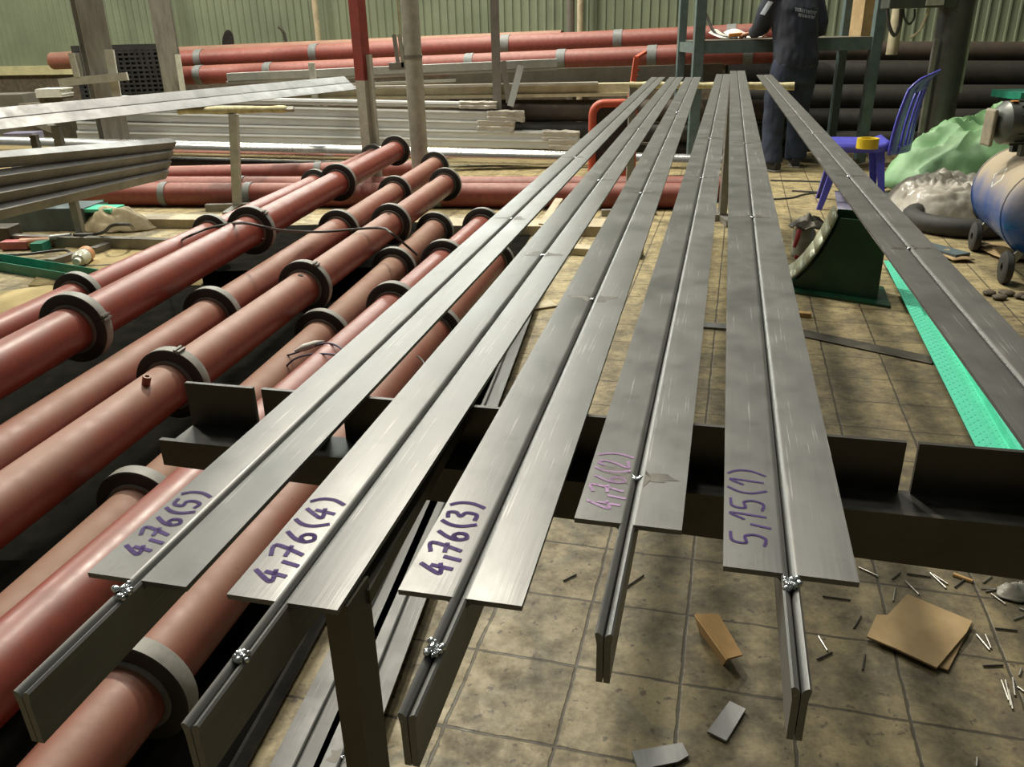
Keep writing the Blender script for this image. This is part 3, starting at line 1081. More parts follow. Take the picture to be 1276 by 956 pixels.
# beige flat beams on the floor in front of them
gbb = 'beige flat beams on the floor'
a = at(135, 275, .03); c_ = at(350, 277, .03)
rail(a, c_, .16, .06, 'flat_beam', 'beige', 'left beige flat beam on the floor in front of the red pipe', 'beam', gbb)
a = at(540, 282, .03); c_ = at(800, 284, .03)
rail(a, c_, .22, .06, 'flat_beam', 'beige', 'beige flat beam on the floor seen between the T bars right of the pipe ends', 'beam', gbb)
rail(at(700, 310, .02), at(800, 316, .02), .1, .04, 'flat_beam', 'beige', 'nearer thin beige beam on the floor under the T bars', 'beam', gbb)

rail(at(676, 280, .085), at(697, 248, .19), .05, .012, 'wood_lath', 'beige', 'pale lath leaning on the front red floor pipe, seen between two T bars', 'lath')
# ------------------------------------------------------------------ polished tube and the stack of wrapped profiles
tub_l, tub_r = aty(-60, 178, 6.95), aty(905, 203, 6.85)
pipe(tub_l, tub_r, .062, 'polished_tube', 'chrome', 'long polished metal tube lying in front of the silver profiles', 'tube')
mb = MB()
pipe(aty(-60, 196, 6.98), aty(520, 212, 6.98), .055, 'store_pipe', 'darkpipe', 'dark pipe lying under the left half of the polished tube', 'pipe')
gs = 'silver wrapped profiles stacked behind the polished tube'
rows = [(100, 180, 880, 206, 7.46), (100, 168, 728, 180, 7.47), (100, 156, 720, 170, 7.48), (100, 143, 640, 157, 7.49), (104, 132, 652, 145, 7.50), (150, 123, 618, 131, 7.51)]
rl_ = ['lowest silver profile behind the polished tube, longest of the stack', 'second silver profile from the bottom of the wrapped stack', 'third silver profile from the bottom, its square end showing under the bars',
       'fourth silver profile from the bottom of the wrapped stack', 'fifth silver profile, with torn shiny wrapping at its right end', 'topmost silver profile of the wrapped stack']
for i, (x0, y0, x1, y1, yy) in enumerate(rows):
    p0, p1 = aty(x0, y0, yy), aty(x1, y1, yy)
    d = (p1 - p0).normalized(); X = d.cross(Z1).normalized(); Zc = X.cross(d)
    h = .078 if i < 5 else .045
    w_ = .06
    pr2 = [(-w_, -h / 2), (w_ * .9, -h / 2), (w_, -h / 2 + .012), (w_ * .93, -.008), (w_ * .93, .008), (w_, h / 2 - .016), (w_ * .9, h / 2), (-w_, h / 2)]
    mb = MB(); mb.ext(pr2, p0, p1, X, Zc)
    root = thing('silver_profile', rl_[i], 'metal profile', p0.lerp(p1, .5), gs)
    mb.build('profile_body', M['silver'], root, smooth=False)
    # crumpled film hanging round the end
    def film(u, v_, p1=p1, d=d, X=X, Zc=Zc, h=h, w_=w_):
        a_ = v_ * 2 * PI
        r_ = V((math.copysign(min(1, abs(math.cos(a_)) * 1.35), math.cos(a_)), math.copysign(min(1, abs(math.sin(a_)) * 1.35), math.sin(a_)), 0))
        p = p1 - d * (.32 - .33 * u) + X * r_.x * (w_ + .006) + Zc * r_.y * (h / 2 + .006)
        return p + noise.noise_vector(p * 22) * .010 * (.3 + u)
    MB().grid(film, 14, 26).build('end_film', M['bag'], root, solid=.001)
pipe(aty(730, 176, 6.9), aty(830, 180, 6.9), .012, 'thin_rod', 'rust', 'thin rusty rod lying on the silver profiles near the orange cart', 'rod')

# white bundle above
gw = 'cream wrapped bundle'
p0, p1 = aty(330, 117, 7.80), aty(788, 110.5, 7.74)
wb = thing('cream_profile', 'upper cream profile bundle resting behind the silver stack, next to the orange cart', 'metal profile', p0.lerp(p1, .5), gw)
mb = MB(); mb.bar(p0, p1, .16, .10); mb.build('profile_body', M['cream'], wb, smooth=False)
MB().bar(aty(330, 124, 7.71), aty(786, 117.5, 7.65), .03, .028).build('lip', M['cream'], wb, smooth=False)
MB().bar(aty(330, 111, 7.72), aty(745, 103.5, 7.66), .10, .02).build('wrap_edge', M['bag'], wb, smooth=False)
p0, p1 = aty(-40, 103, 8.6), aty(345, 116, 7.62)
# grey square tubes above
gt = 'grey square tubes above the cream bundle'
rail(aty(285, 96, 7.92), aty(694, 78, 7.80), .10, .065, 'square_tube', 'galv', 'upper grey square tube resting across the struts below the red pipes', 'tube', gt)
rail(aty(283, 103, 7.90), aty(694, 85, 7.78), .05, .025, 'square_tube', 'greysteel', 'thin grey tube directly below the upper square tube', 'tube', gt)
rail(aty(395, 107, 7.84), aty(568, 100, 7.80), .04, .022, 'square_tube', 'galv', 'short thin grey tube just above the cream bundle', 'tube', gt)
q = aty(388, 78, 7.65)
rail(V((q.x, 7.65, 0)), V((q.x, 7.65, q.z)), .05, .05, 'stub_post', 'whitepaint', 'short pale post poking up in front of the red store pipes', 'post')

# ------------------------------------------------------------------ red pipes along the wall
gr = 'rust red pipes racked along the green wall'
def wallpipe(u0, v0, y0, u1, v1, y1, r, material, label, bands=(), group=gr, **kw):
    return pipe(aty(u0, v0, y0), aty(u1, v1, y1), r, 'store_pipe', material, label, 'pipe', group, bands=bands, **kw)


wallpipe(212, 95, 10.1, 1000, 63, 8.15, .10, 'redback', 'lowest and nearest rust red pipe on the wall rack', (.06, .19, .36, .53, .67, .80, .93), bw=.09)
wallpipe(190, 76, 10.45, 1010, 40, 8.5, .10, 'redback', 'middle rust red pipe on the wall rack', (.09, .29, .44, .59, .75, .90), bw=.09)
wallpipe(66, 76, 11.0, 700, 50, 9.5, .10, 'redbrown', 'topmost rust red pipe on the wall rack, its end poking out left of pallet')
# brown plate + dark pipes below them, right of the rack post
rail(aty(560, 100, 8.08), aty(900, 90, 7.98), .02, .15, 'steel_plate_strip', 'brownplate', 'taupe steel strip standing on edge between the red pipes and the cream bundle', 'steel strip')
gd = 'dark brown pipes under the cream bundle'
wallpipe(560, 138, 7.75, 1000, 138, 7.75, .095, 'rust', 'brown rusty pipe directly under the cream bundle', group=gd)
wallpipe(560, 163, 7.7, 1000, 166, 7.7, .085, 'darkpipe', 'dark pipe under the brown rusty pipe behind the orange cart', group=gd)
wallpipe(560, 182, 7.75, 1000, 186, 7.75, .07, 'darkpipe', 'lowest dark pipe behind the orange cart', group=gd)
# black stack on the right
gk = 'dark pipes stacked at the back right'
for i, (v0, v1, yy, r) in enumerate([(64, 62, 8.6, .10), (92, 90, 8.35, .13), (122, 120, 8.15, .13), (152, 150, 7.95, .13), (178, 178, 7.8, .12)]):
    wallpipe(905, v0, yy + .45, 1400, v1 + 4, yy - .02, r, 'rust' if i == 0 else 'darkpipe',
             ['topmost brown pipe of the dark stack at the back right', 'second dark pipe from the top of the stack at the back right', 'third dark pipe from the top of the stack at the back right',
              'fourth dark pipe from the top of the stack at the back right', 'lowest dark pipe of the stack at the back right, behind the chair'][i], group=gk)
bq = aty(1253, 118, 6.6)
bn_ = thing('workbench', 'low dull green bench standing in the dark behind the compressor motor', 'bench', (bq.x + .4, 6.6, 0))
MB().box((bq.x + .4, 6.6, bq.z), (.8, .4, .05)).build('bench_top', M['tealdark'], bn_, smooth=False)
for lx in (.06, .74):
    MB().box((bq.x + lx, 6.6, bq.z / 2 - .0125), (.05, .3, bq.z - .025)).build('leg', M['plastic'], bn_, smooth=False)

# ================================================================== RIGHT SIDE
# ---- steel work table / rack at the back
TY0, TY1 = 7.25, 7.95
xl, xr = aty(869, 80, TY0).x, aty(1087, 85, TY0).x
zb = aty(905, 51, TY0).z
tb = thing('work_table', 'blue grey steel work table with tall posts, the worker leaning over it', 'table', ((xl + xr) / 2, 7.6, 0))
for x in (xl, xr):
    for y in (TY0, TY1):
        MB().bar((x, y, 0), (x, y, 2.3), .085 if y == TY0 else .07, .07, V((0, 1, 0))).build('post', M['bluegrey'], tb, smooth=False, bevel=.004)
for y in (TY0, TY1):
    MB().bar((xl, y, zb - .05), (xr, y, zb - .05), .05, .09).build('rail', M['bluegrey'], tb, smooth=False)
for x in (xl, xr):
    MB().bar((x, TY0, zb - .05), (x, TY1, zb - .05), .05, .08).build('rail', M['bluegrey'], tb, smooth=False)
MB().box(((xl + xr) / 2, 7.6, zb), (xr - xl - .05, .74, .012)).build('table_top', M['brownplate'], tb, smooth=False)
# things on it
one(MB().box(aty(1083, 18, 7.7) + V((0, 0, .0)), (.24, .16, .42), (V((.96, .28, 0)), V((-.28, .96, 0)), Z1)), 'cardboard_box', 'card', 'tall brown cardboard box on the right end of the work table', 'box', smooth=False, bevel=.003, loc=(aty(1083, 18, 7.7).x, 7.7, zb + .006))
for (u, v, a, sc, lab) in ((905, 47, .5, 1.0, 'creased white paper sheet at the left end of the work table'), (928, 45, .1, 1.25, 'white paper sheet under the hand of the worker')):
    p = at(u, v, zb + .012)
    p.y = min(max(p.y, 7.4), 7.75); p.x = aty(u, v, p.y).x
    X = V((math.cos(a), math.sin(a), 0)); Yv = V((-math.sin(a), math.cos(a), 0))
    mb = MB().grid(lambda q, r, p=p, X=X, Yv=Yv, sc=sc: V((p.x, p.y, zb + .014)) + X * (q - .5) * .24 * sc + Yv * (r - .5) * .2 * sc + Z1 * (.02 * (q - .4) ** 2 + .075 * r ** 1.6 * (.6 + .4 * math.sin(q * 5))), 8, 7)
    one(mb, 'paper_sheet', 'paper', lab, 'paper', solid=.0015)
p = aty(890, 45, 7.6)
cable([(p.x - .25, 7.9, zb + .55), (p.x - .05, 7.85, zb + .25), (p.x + .05, 7.75, zb + .05), (p.x + .2, 7.6, zb + .02)], .012, 'cable', 'thick dark cable hanging down onto the left end of the table')

# ---- pole on the right with switch box
q = aty(1176, 100, 6.9)
dp = thing('round_column', 'dark round column right of the blue chair, with a bright strip down its side', 'column', (q.x, 6.9, 0))
MB().tube((q.x, 6.9, 0), (q.x, 6.9, 2.6), .125, seg=32).build('shaft', M['darkcolumn'], dp)
MB().bar((q.x + .118, 6.85, .6), (q.x + .118, 6.85, 2.6), .022, .02, V((0, 1, 0))).build('edge_strip', M['whitepaint'], dp, smooth=False)
MB().bar((q.x - .15, 6.83, .3), (q.x - .15, 6.83, 1.0), .035, .03, V((0, 1, 0))).build('conduit', M['greysteel'], dp, smooth=False)
MB().box((q.x, 6.9, .01), (.36, .36, .02)).build('base_plate', M['darkcolumn'], dp, smooth=False)
pb_ = thing('switch_box', 'grey electrical switch box mounted left of the dark column at the top edge', 'electrical box', aty(1146, 10, 6.86))
c = aty(1144, 10, 6.86)
MB().box(c + V((0, 0, .15)), (.52, .16, .30)).build('case', M['panel'], pb_, smooth=False, bevel=.006)
MB().box(aty(1165, 3, 6.77) + V((0, 0, .02)), (.13, .02, .08)).build('cover', M['whitepaint'], pb_, smooth=False)
MB().box(c + V((.33, .0, .1)), (.2, .03, .03)).build('mount_arm', M['panel'], pb_, smooth=False)
gcb = 'cables hanging below the switch box'
def hang(u0, u1, vb, r, m_, lab, yy=6.84):
    a_, b_ = aty(u0, 11, yy), aty(u1, 11, yy)
    lo = aty((u0 + u1) / 2, vb, yy)
    cable([a_, a_.lerp(lo, .6) + V((-.02, 0, 0)), lo, b_.lerp(lo, .6) + V((.02, 0, 0)), b_], r, m_, lab, 'cable', gcb)


hang(1106, 1123, 44, .014, 'cable', 'thick black cable loop hanging below the left end of the switch box')
hang(1126, 1140, 30, .009, 'panel', 'thin grey cable loop hanging below the middle of the switch box')
cable([aty(1160, 0, 6.8), aty(1154, 20, 6.8), aty(1146, 38, 6.82), aty(1134, 47, 6.86)], .011, 'beige', 'pale cable slanting down from the switch box cover', 'cable', gcb)
p0, p1 = aty(1119, 0, 7.5), aty(1111, 68, 7.5)
pipe(V((p1.x, 7.5, p1.z)), V((p1.x, 7.5, 2.3)), .048, 'downpipe', 'cream', 'short bright pipe hanging between the work table and the dark column')

# ---- blue plastic chair
ch = thing('plastic_chair', 'blue plastic chair facing left, roll of yellow tape on its seat', 'chair', (2.3, 5.6, 0))
x0, x1, y0, y1, zs = 2.07, 2.43, 5.40, 5.80, .415
ca = -math.radians(15)


def crot(p):
    d_ = V(p) - V((2.04, 5.385, 0))
    return V((2.04 + d_.x * math.cos(ca) - d_.y * math.sin(ca), 5.385 + d_.x * math.sin(ca) + d_.y * math.cos(ca), d_.z))


def seat_fn(u, v, top=True):
    x = x0 + (x1 - x0) * u
    hw_ = .5 * (1 - .10 * u) * (y1 - y0)
    y = (y0 + y1) / 2 + (2 * v - 1) * hw_
    e = min(1, min(v, 1 - v) * 7)
    fr_ = max(0, 1 - u * 6)
    return crot((x, y, zs - .012 * math.sin(PI * u) * e - .035 * fr_ * fr_ + .02 * max(0, u * 8 - 7)))


mb = MB().grid(lambda u, v: seat_fn(u, v), 16, 14)
mb.build('seat', M['blue'], ch, solid=.008)
mb = MB()
rim_ = [seat_fn(i / 10, 0) for i in range(10)] + [seat_fn(1, i / 6) for i in range(6)] + [seat_fn(1 - i / 10, 1) for i in range(10)] + [seat_fn(0, 1 - i / 6) for i in range(6)]
nr_ = len(rim_)
mb.add(rim_ + [p - V((0, 0, .05)) for p in rim_], [(i, (i + 1) % nr_, nr_ + (i + 1) % nr_, nr_ + i) for i in range(nr_)])
mb.build('apron', M['blue'], ch, solid=.006)
N0, N1 = aty(1106, 194, 5.30), aty(1138, 98, 5.34)
F0, F1 = aty(1134, 187, 5.70), aty(1163, 87, 5.72)


def back_fn(u, v):
    p = N0.lerp(F0, u).lerp(N1.lerp(F1, u), v)
    bow = math.sin(PI * u)
    p += V((.035 * bow, 0, .015 * bow * v))
    p += V((-.03 * math.sin(PI * v) * .6, 0, 0))
    if v > .88:
        p += V((.05 * (v - .88) / .12, 0, 0))
    return p


def strip(u0, u1, v0, v1, nu, nv):
    return MB().grid(lambda a_, b_: back_fn(u0 + (u1 - u0) * a_, v0 + (v1 - v0) * b_), nu, nv)


strip(0, .20, 0, 1, 3, 14).build('back_stile', M['blue'], ch, solid=.012)
strip(.80, 1, 0, 1, 3, 14).build('back_stile', M['blue'], ch, solid=.012)
strip(.20, .80, .78, 1, 8, 5).build('top_rail', M['blue'], ch, solid=.012)
strip(.20, .80, 0, .1, 8, 2).build('lower_rail', M['blue'], ch, solid=.012)
for a_ in (.27, .45, .63):
    strip(a_, a_ + .1, .1, .78, 2, 8).build('slat', M['blue'], ch, solid=.010)
for (tx, ty, bx, by) in ((2.13, 5.42, 2.04, 5.385), (2.13, 5.78, 2.07, 5.83), (2.41, 5.44, 2.46, 5.39), (2.41, 5.76, 2.46, 5.82)):
    mb = MB()
    T0, B0 = V((tx, ty, zs - .02)), V((bx, by, 0))
    sg = 1 if ty > 5.6 else -1
    w_ = .05
    fx = 1 if bx > 2.3 else -1
    # L-shaped moulded leg
    vs = []
    for p_, ww in ((T0, .055), (B0, .034)):
        vs += [p_, p_ + V((-fx * ww, 0, 0)), p_ + V((-fx * ww, -sg * .006, 0)), p_ + V((-fx * .006, -sg * .006, 0)), p_ + V((-fx * .006, -sg * ww, 0)), p_ + V((0, -sg * ww, 0))]
    mb.add(vs, [(i, (i + 1) % 6, 6 + (i + 1) % 6, 6 + i) for i in range(6)] + [(5, 4, 3, 2, 1, 0), tuple(range(6, 12))])
    mb.v = [crot(p) for p in mb.v]
    mb.build('leg', M['blue'], ch, smooth=False)
tp_ = at(1080, 186, zs)
mb = MB().lathe([(0, .044), (0, .064), (.060, .064), (.060, .044)], (tp_.x, tp_.y, zs + .006), Z1, 28, closed=True)
one(mb, 'tape_roll', 'yellow', 'roll of yellow adhesive tape on the blue seat', 'tape')
# board / tray under the chair
TL, TR, BR_, BL_ = at(1040, 238, .06), at(1122, 240, .06), at(1133, 266, .04), at(1044, 264, .04)
bt_ = thing('plastic_board', 'lavender grey board with turned down edge lying below the blue chair', 'board', (TL + BR_) / 2 * 1)
mb = MB().grid(lambda u, v: TL.lerp(TR, u).lerp(BL_.lerp(BR_, u), v) + V((0, 0, .005 * math.sin(u * 5))), 8, 4)
mb.build('sheet', M['lavender'], bt_, solid=.004)
mb = MB().grid(lambda u, v: BL_.lerp(BR_, u) + V((.0, -.008, -.036 * v)), 8, 1)
mb.build('front_lip', M['panel'], bt_, solid=.004)

# ---- tarpaulin heap, film bag, tyre
def heap(u0, v0, cx, cy, rx, ry, h, name, material, label, cat, seed, amp=.35, fold=5., nu=64, nv=36, base=0., rot=0., pw_=2.2):
    pts = []
    cr, sr = math.cos(rot), math.sin(rot)

    def fn(a, r):
        t = a * 2 * PI
        rr = 1 - r
        px_, py_ = math.cos(t), math.sin(t)
        q = V((px_ * rr * 1.3, py_ * rr * 1.3, seed))
        wob = 1 + .22 * noise.noise(V((px_ * 1.3, py_ * 1.3, seed)))
        x, y = rx * rr * wob * px_, ry * rr * wob * py_
        z = h * (1 - rr ** pw_) * (1 + amp * noise.noise(q * 1.4)) + h * (.42 if name == 'tarpaulin_heap' else .30) * (1 - abs(noise.noise(q * fold)) * 2 if name == 'tarpaulin_heap' else abs(noise.noise(q * fold))) * (1 - rr * .5) + base
        return V((cx + x * cr - y * sr, cy + x * sr + y * cr, max(.004, z)))
    mb = MB().grid(fn, nu, nv)
    return one(mb, name, material, label, cat, solid=.004)


c = at(1180, 236, 0)
heap(0, 0, c.x + .24, 5.85, .74, .45, .40, 'tarpaulin_heap', 'tarp', 'heap of pale green tarpaulin between the dark column and the compressor', 'tarpaulin', 2.3, .35, 3.0, pw_=4.5)
c = at(1172, 272, 0)
heap(0, 0, c.x + .10, c.y + .16, .43, .32, .21, 'film_bag', 'bag', 'crumpled translucent plastic film heaped in front of the green tarpaulin', 'plastic film', 7.7, .35, 5.5, pw_=4., nu=90, nv=50)
c = at(1215, 292, .0)
mb = MB()
rg = []
for i in range(36):
    a_ = 2 * PI * i / 36
    rg.append(V((c.x + .27 * math.cos(a_), c.y + .17 + .27 * math.sin(a_), .055)))
mb.path(rg + [rg[0]], .055, 12, caps=False)
one(mb, 'tyre', 'rubber', 'black tyre lying flat on the floor behind the compressor wheels', 'tyre')
c = at(1222, 311, 0)
mb = MB().lathe([(0, .001), (0, .05), (.03, .055), (.03, .045), (.012, .04), (.012, .001)], (c.x, c.y, 0), Z1, 20)
one(mb, 'tin_lid', 'dust', 'small dusty tin lid on the floor between the compressor wheels', 'tin')

# ---- air compressor
w1, w2 = at(1212, 312, 0), at(1249, 353, 0)
ad_ = (w2 - w1).normalized()
sd_ = V((-ad_.y, ad_.x, 0)).normalized()
if sd_.x < 0:
    sd_ = -sd_
cp = thing('air_compressor', 'dusty blue air compressor tank on small wheels with grey motor on top, right edge', 'air compressor', (w1 + w2) / 2 + sd_ * .2)
tr_ = .215
tz = aty(1240, 190, 4.25).z - tr_
ct = (w1 + w2) / 2 + sd_ * .15
ct = V((ct.x, ct.y, max(.33, tz)))
hl = .30
prof = []
for i in range(9):
    a_ = PI / 2 * i / 8
    prof.append((-hl - .10 * math.cos(a_), max(.001, tr_ * math.sin(a_))))
for i in range(9):
    a_ = PI / 2 * (1 - i / 8)
    prof.append((hl + .10 * math.cos(a_), max(.001, tr_ * math.sin(a_))))
mb = MB().lathe(prof, ct, ad_, 44)
tk = mb.build('tank', M['tankblue'], cp)
for s in (-hl, hl):
    MB().lathe([(-.006, tr_), (-.003, tr_ + .004), (.003, tr_ + .004), (.006, tr_)], ct + ad_ * s, ad_, 44).build('weld_seam', M['tankblue'], tk)
# diamond sticker on the flank facing the hall
nl_ = (-sd_ * .86 + Z1 * .5).normalized()
ux = ad_; uy = nl_.cross(ux)
cc_ = ct + nl_ * (tr_ + .001) + ad_ * .02
mb = MB()
ring = [(0, .055), (.075, 0), (0, -.055), (-.075, 0)]
def onT(a_, b_, lift):
    ang_ = b_ / tr_
    d_ = nl_ * math.cos(ang_) + uy * math.sin(ang_)
    return ct + d_ * (tr_ + lift) + ad_ * (.02 + a_)
vv = [onT(a_, b_, .0012) for a_, b_ in ring] + [onT(a_ * .82, b_ * .82, .0012) for a_, b_ in ring]
mb.add(vv, [(i, (i + 1) % 4, 4 + (i + 1) % 4, 4 + i) for i in range(4)])
mb.build('warning_label', M['paper'], tk, fix=False, smooth=False)
for wv in (w1, w2):
    for side in ((0,) if True else (0, 1)):
        wr = .075
        c0 = V((wv.x, wv.y, wr)) + sd_ * (.0)
        MB().lathe([(-.018, .02), (-.018, wr - .008), (-.012, wr), (.012, wr), (.018, wr - .008), (.018, .02)], c0, sd_, 28, closed=True).build('wheel', M['rubber'], cp)
        MB().bar(c0, ct + ad_ * ((c0 - ct).dot(ad_)) - sd_ * .10 - Z1 * .17, .02, .03).build('wheel_bracket', M['whitepaint'], cp, smooth=False)
    MB().bar(V((wv.x, wv.y, 0)) + sd_ * .34, V((wv.x, wv.y, ct.z - .12)) + sd_ * .30, .03, .03, V((0, 1, 0))).build('foot', M['tankblue'], cp, smooth=False)
mz = ct.z + tr_
mc = ct - ad_ * .06 + Z1 * (tr_ + .135) - sd_ * .14
mdir = (sd_ * .97 - ad_ * .22).normalized()
mb = MB().lathe([(-.10, .001), (-.10, .045), (-.085, .075), (-.06, .098), (.12, .098), (.12, .08), (.16, .075), (.16, .001)], mc, mdir, 30)
mo = mb.build('motor', M['motor'], cp)
for i in range(14):
    a_ = 2 * PI * i / 14
    X_ = mdir.cross(Z1).normalized(); d_ = X_ * math.cos(a_) + Z1 * math.sin(a_)
    MB().bar(mc + mdir * -.02 + d_ * .1, mc + mdir * .11 + d_ * .1, .004, .012, d_).build('cooling_fin', M['motor'], mo, smooth=False)
MB().box(mc - mdir * .03 + Z1 * .098 - ad_ * -.02, (.03, .05, .003), (mdir, ad_, Z1)).build('sticker', M['sticker'], mo, smooth=False)
MB().box(mc - mdir * .118 - Z1 * .02, (.02, .10, .17), (mdir, mdir.cross(Z1) * -1, Z1)).build('belt_guard', M['guard'], cp, smooth=False, bevel=.012)
for s in (-1, 1):
    MB().box(ct + Z1 * (tr_ + .02) + ad_ * (-.06 + s * .07), (.26, .03, .05), (mdir, mdir.cross(Z1) * -1, Z1)).build('mounting_foot', M['panel'], cp, smooth=False)

# ---- dark green curved saddle
A0, B0 = at(986, 358, .012), at(1093, 374, .012)
ev = (B0 - A0); ev.z = 0; el = ev.length; ev.normalize()
npl = V((-ev.y, ev.x, 0))                         # plane of the front plate
nv_ = V((.30, .954, 0))                            # the saddle runs back along this line
def onp(u, v):
    d_ = ray(u, v)
    t = (A0 - CAM).dot(npl) / d_.dot(npl)
    p_ = CAM + d_ * t
    return ((p_ - A0).dot(ev), p_.z)


sd0 = thing('curved_saddle', 'dark green steel saddle with a concave pale face under the last T bar', 'saddle', (A0 + B0) / 2)
cur = [onp(*q) for q in ((986, 353), (998, 345), (1010, 333), (1022, 318), (1032, 302), (1041, 286), (1048, 272))]
sx = onp(1093, 372)[0]
ztop = cur[-1][1]
pr3 = [(cur[0][0], .012)] + cur + [(sx, ztop), (sx, .012)]
for off in (0, .20):
    mb = MB(); mb.ext(pr3, A0 + nv_ * off - V((0, 0, A0.z)), A0 + nv_ * (off + .008) - V((0, 0, A0.z)), ev, Z1)
    mb.build('side_plate', M['green'], sd0, smooth=False)
mb = MB()
k = len(cur)
for j in range(k - 1):
    (a_, z_), (b_, y_) = cur[j], cur[j + 1]
    def P_(s_, z__, o_):
        return A0 - V((0, 0, A0.z)) + ev * s_ + Z1 * z__ + nv_ * o_
    mb.add([P_(a_ - .02, z_ + .01, -.012), P_(b_ - .02, y_ + .01, -.012), P_(b_ - .02, y_ + .01, .22), P_(a_ - .02, z_ + .01, .22)], [(0, 1, 2, 3)])
mb.build('curved_face', M['whitegreen'], sd0, solid=.012)
MB().box(A0 - V((0, 0, A0.z)) + ev * (sx / 2 + .012) + nv_ * .09 + Z1 * .006, (sx + .08, .30, .012), (ev, nv_, Z1)).build('base_plate', M['green'], sd0, smooth=False)
MB().box(A0 - V((0, 0, A0.z)) + ev * (sx - .004) + nv_ * .09 + Z1 * (ztop / 2 + .006), (.008, .165, ztop - .012), (ev, nv_, Z1)).build('end_plate', M['green'], sd0, smooth=False)

# ---- jar with rag
c = at(1003, 322, 0)
jr = thing('jar', 'clear jar with a dark rag on top and red straps, left of the green saddle', 'jar', (c.x, c.y, 0))
mb = MB().lathe([(0, .001), (0, .05), (.01, .058), (.13, .058), (.15, .045), (.17, .042)], (c.x, c.y + .05, 0), Z1, 24)
mb.build('body', M['glassy'], jr)
mb = MB()
mb.grid(lambda a_, r: V((c.x + .015, c.y + .05, .18)) + V((math.cos(a_ * 6.283) * .10 * (1 - r), math.sin(a_ * 6.283) * .08 * (1 - r), .04 * r - .02 * (1 - r) + .03 * noise.noise(V((math.cos(a_ * 6.283) * 3 * (1 - r), math.sin(a_ * 6.283) * 3 * (1 - r), 2.))))), 22, 7)
mb.build('rag', M['postdark'], jr, solid=.004)
mb = MB()
mb.path([V((c.x - .055, c.y - .02, .155)), V((c.x - .07, c.y - .05, .12)), V((c.x - .085, c.y - .06, .075))], [.012, .013, .008], 8)
mb.build('strap', M['redcloth'], jr)
mb = MB()
mb.path([V((c.x - .07, c.y - .04, .02)), V((c.x - .03, c.y - .045, .012)), V((c.x + .03, c.y - .04, .01))], [.009, .014, .01], 8)
mb.build('strap', M['redcloth'], jr)

# ---- turquoise checker plate channel on the floor
q0, q1 = at(1207, 557, .0), at(1100, 333, .0)
dv = (q1 - q0).normalized(); L_ = (q1 - q0).length
Xc = dv.cross(Z1).normalized()
W3 = .155
tc_ = thing('checker_plate_channel', 'turquoise checker plate channel lying on the floor below the last T bar', 'steel channel', q0.lerp(q1, .5))
t_ = .003
pr4 = [(0, .034), (.052, .034), (.052, .006), (.106, .006), (.106, .034), (W3, .034), (W3, .031), (.109, .031), (.109, .0), (.049, .0), (.049, .031), (0, .031)]
s0 = q0 - dv * .9
Lt = L_ + .9
mb = MB(); mb.ext(pr4, s0, s0 + dv * Lt, Xc, Z1)
mb.build('channel', M['teal'], tc_, smooth=False)
mb = MB()
for fx0, fz in ((.006, .034), (.060, .006), (.114, .034)):
    nx = 3
    for i in range(int(Lt / .019)):
        for j in range(nx):
            sgn = 1 if (i + j) % 2 else -1
            c0 = s0 + dv * (.01 + i * .019) + Xc * (fx0 + .007 + j * .0145) + Z1 * fz
            d_ = (dv * .8 + Xc * .8 * sgn).normalized(); e_ = d_.cross(Z1)
            mb.add([c0 - d_ * .0075, c0 - e_ * .0017, c0 + d_ * .0075, c0 + e_ * .0017, c0 + Z1 * .0016], [(0, 1, 4), (1, 2, 4), (2, 3, 4), (3, 0, 4)])
o = mb.build('tread_pattern', M['teal'], tc_, smooth=False)
o['kind'] = 'stuff'
one(MB().box(at(1190, 300, .02) + V((-.22, -.1, 0)), (.10, .5, .03), (V((.93, .36, 0)), V((-.36, .93, 0)), Z1)), 'blue_bar', 'bluebox', 'pale blue flat bar on the floor peeping out right of the last T bar', 'steel bar', smooth=False)

# ---- orange frame cart
ya = 6.3
oc_ = thing('hand_cart', 'orange red cart with a rounded frame and notched upright, half hidden by the T bars', 'cart', (aty(770, 165, ya).x, ya, 0))
fp = [aty(738, 178, ya), aty(738, 138, ya), aty(742, 131, ya), aty(752, 129, ya), aty(790, 128, ya)]
fz0 = 0.06
cx0, cx1, cz_ = fp[0].x, fp[4].x, fp[3].z
pts = [V((cx0, ya, .05)), V((cx0, ya, cz_ - .10))]
pts += [V((cx0 + .08 - .08 * math.cos(a_), ya, cz_ - .08 + .08 * math.sin(a_))) for a_ in [PI / 2 * i / 6 for i in range(7)]]
pts += [V((cx1 - .08 + .08 * math.sin(a_), ya, cz_ - .08 + .08 * math.cos(a_))) for a_ in [PI / 2 * i / 6 for i in range(7)]]
pts += [V((cx1, ya, .05))]
MB().path(pts, .030, 14).build('frame', M['orange'], oc_)
MB().bar(V((pts[0].x, ya, .12)), V((pts[-1].x, ya, .12)), .05, .05).build('lower_bar', M['orange'], oc_, smooth=False)
mb = MB(); mb.box(((pts[0].x + pts[-1].x) / 2, ya + .03, (cz_ + .1) / 2), (pts[-1].x - pts[0].x - .04, .01, cz_ - .16))
mb.build('dark_panel', M['plastic'], oc_, smooth=False)
u0, u1, u2 = aty(784, 125, ya), aty(793, 72, ya), aty(804, 65, ya + .1)
MB().bar(u0 - V((0, 0, .05)), u1, .035, .045, V((0, 1, 0))).build('upright', M['orange'], oc_, smooth=False)
MB().bar(u1, u2, .03, .02, V((0, 0, 1))).build('hook', M['orange'], oc_, smooth=False)
for i in range(6):
    p_ = (u0 + V((0, 0, .04))).lerp(u1, i / 6) + V((.03, .02, 0))
    MB().box(p_, (.03, .03, .012)).build('notch_tooth', M['orange'], oc_, smooth=False)

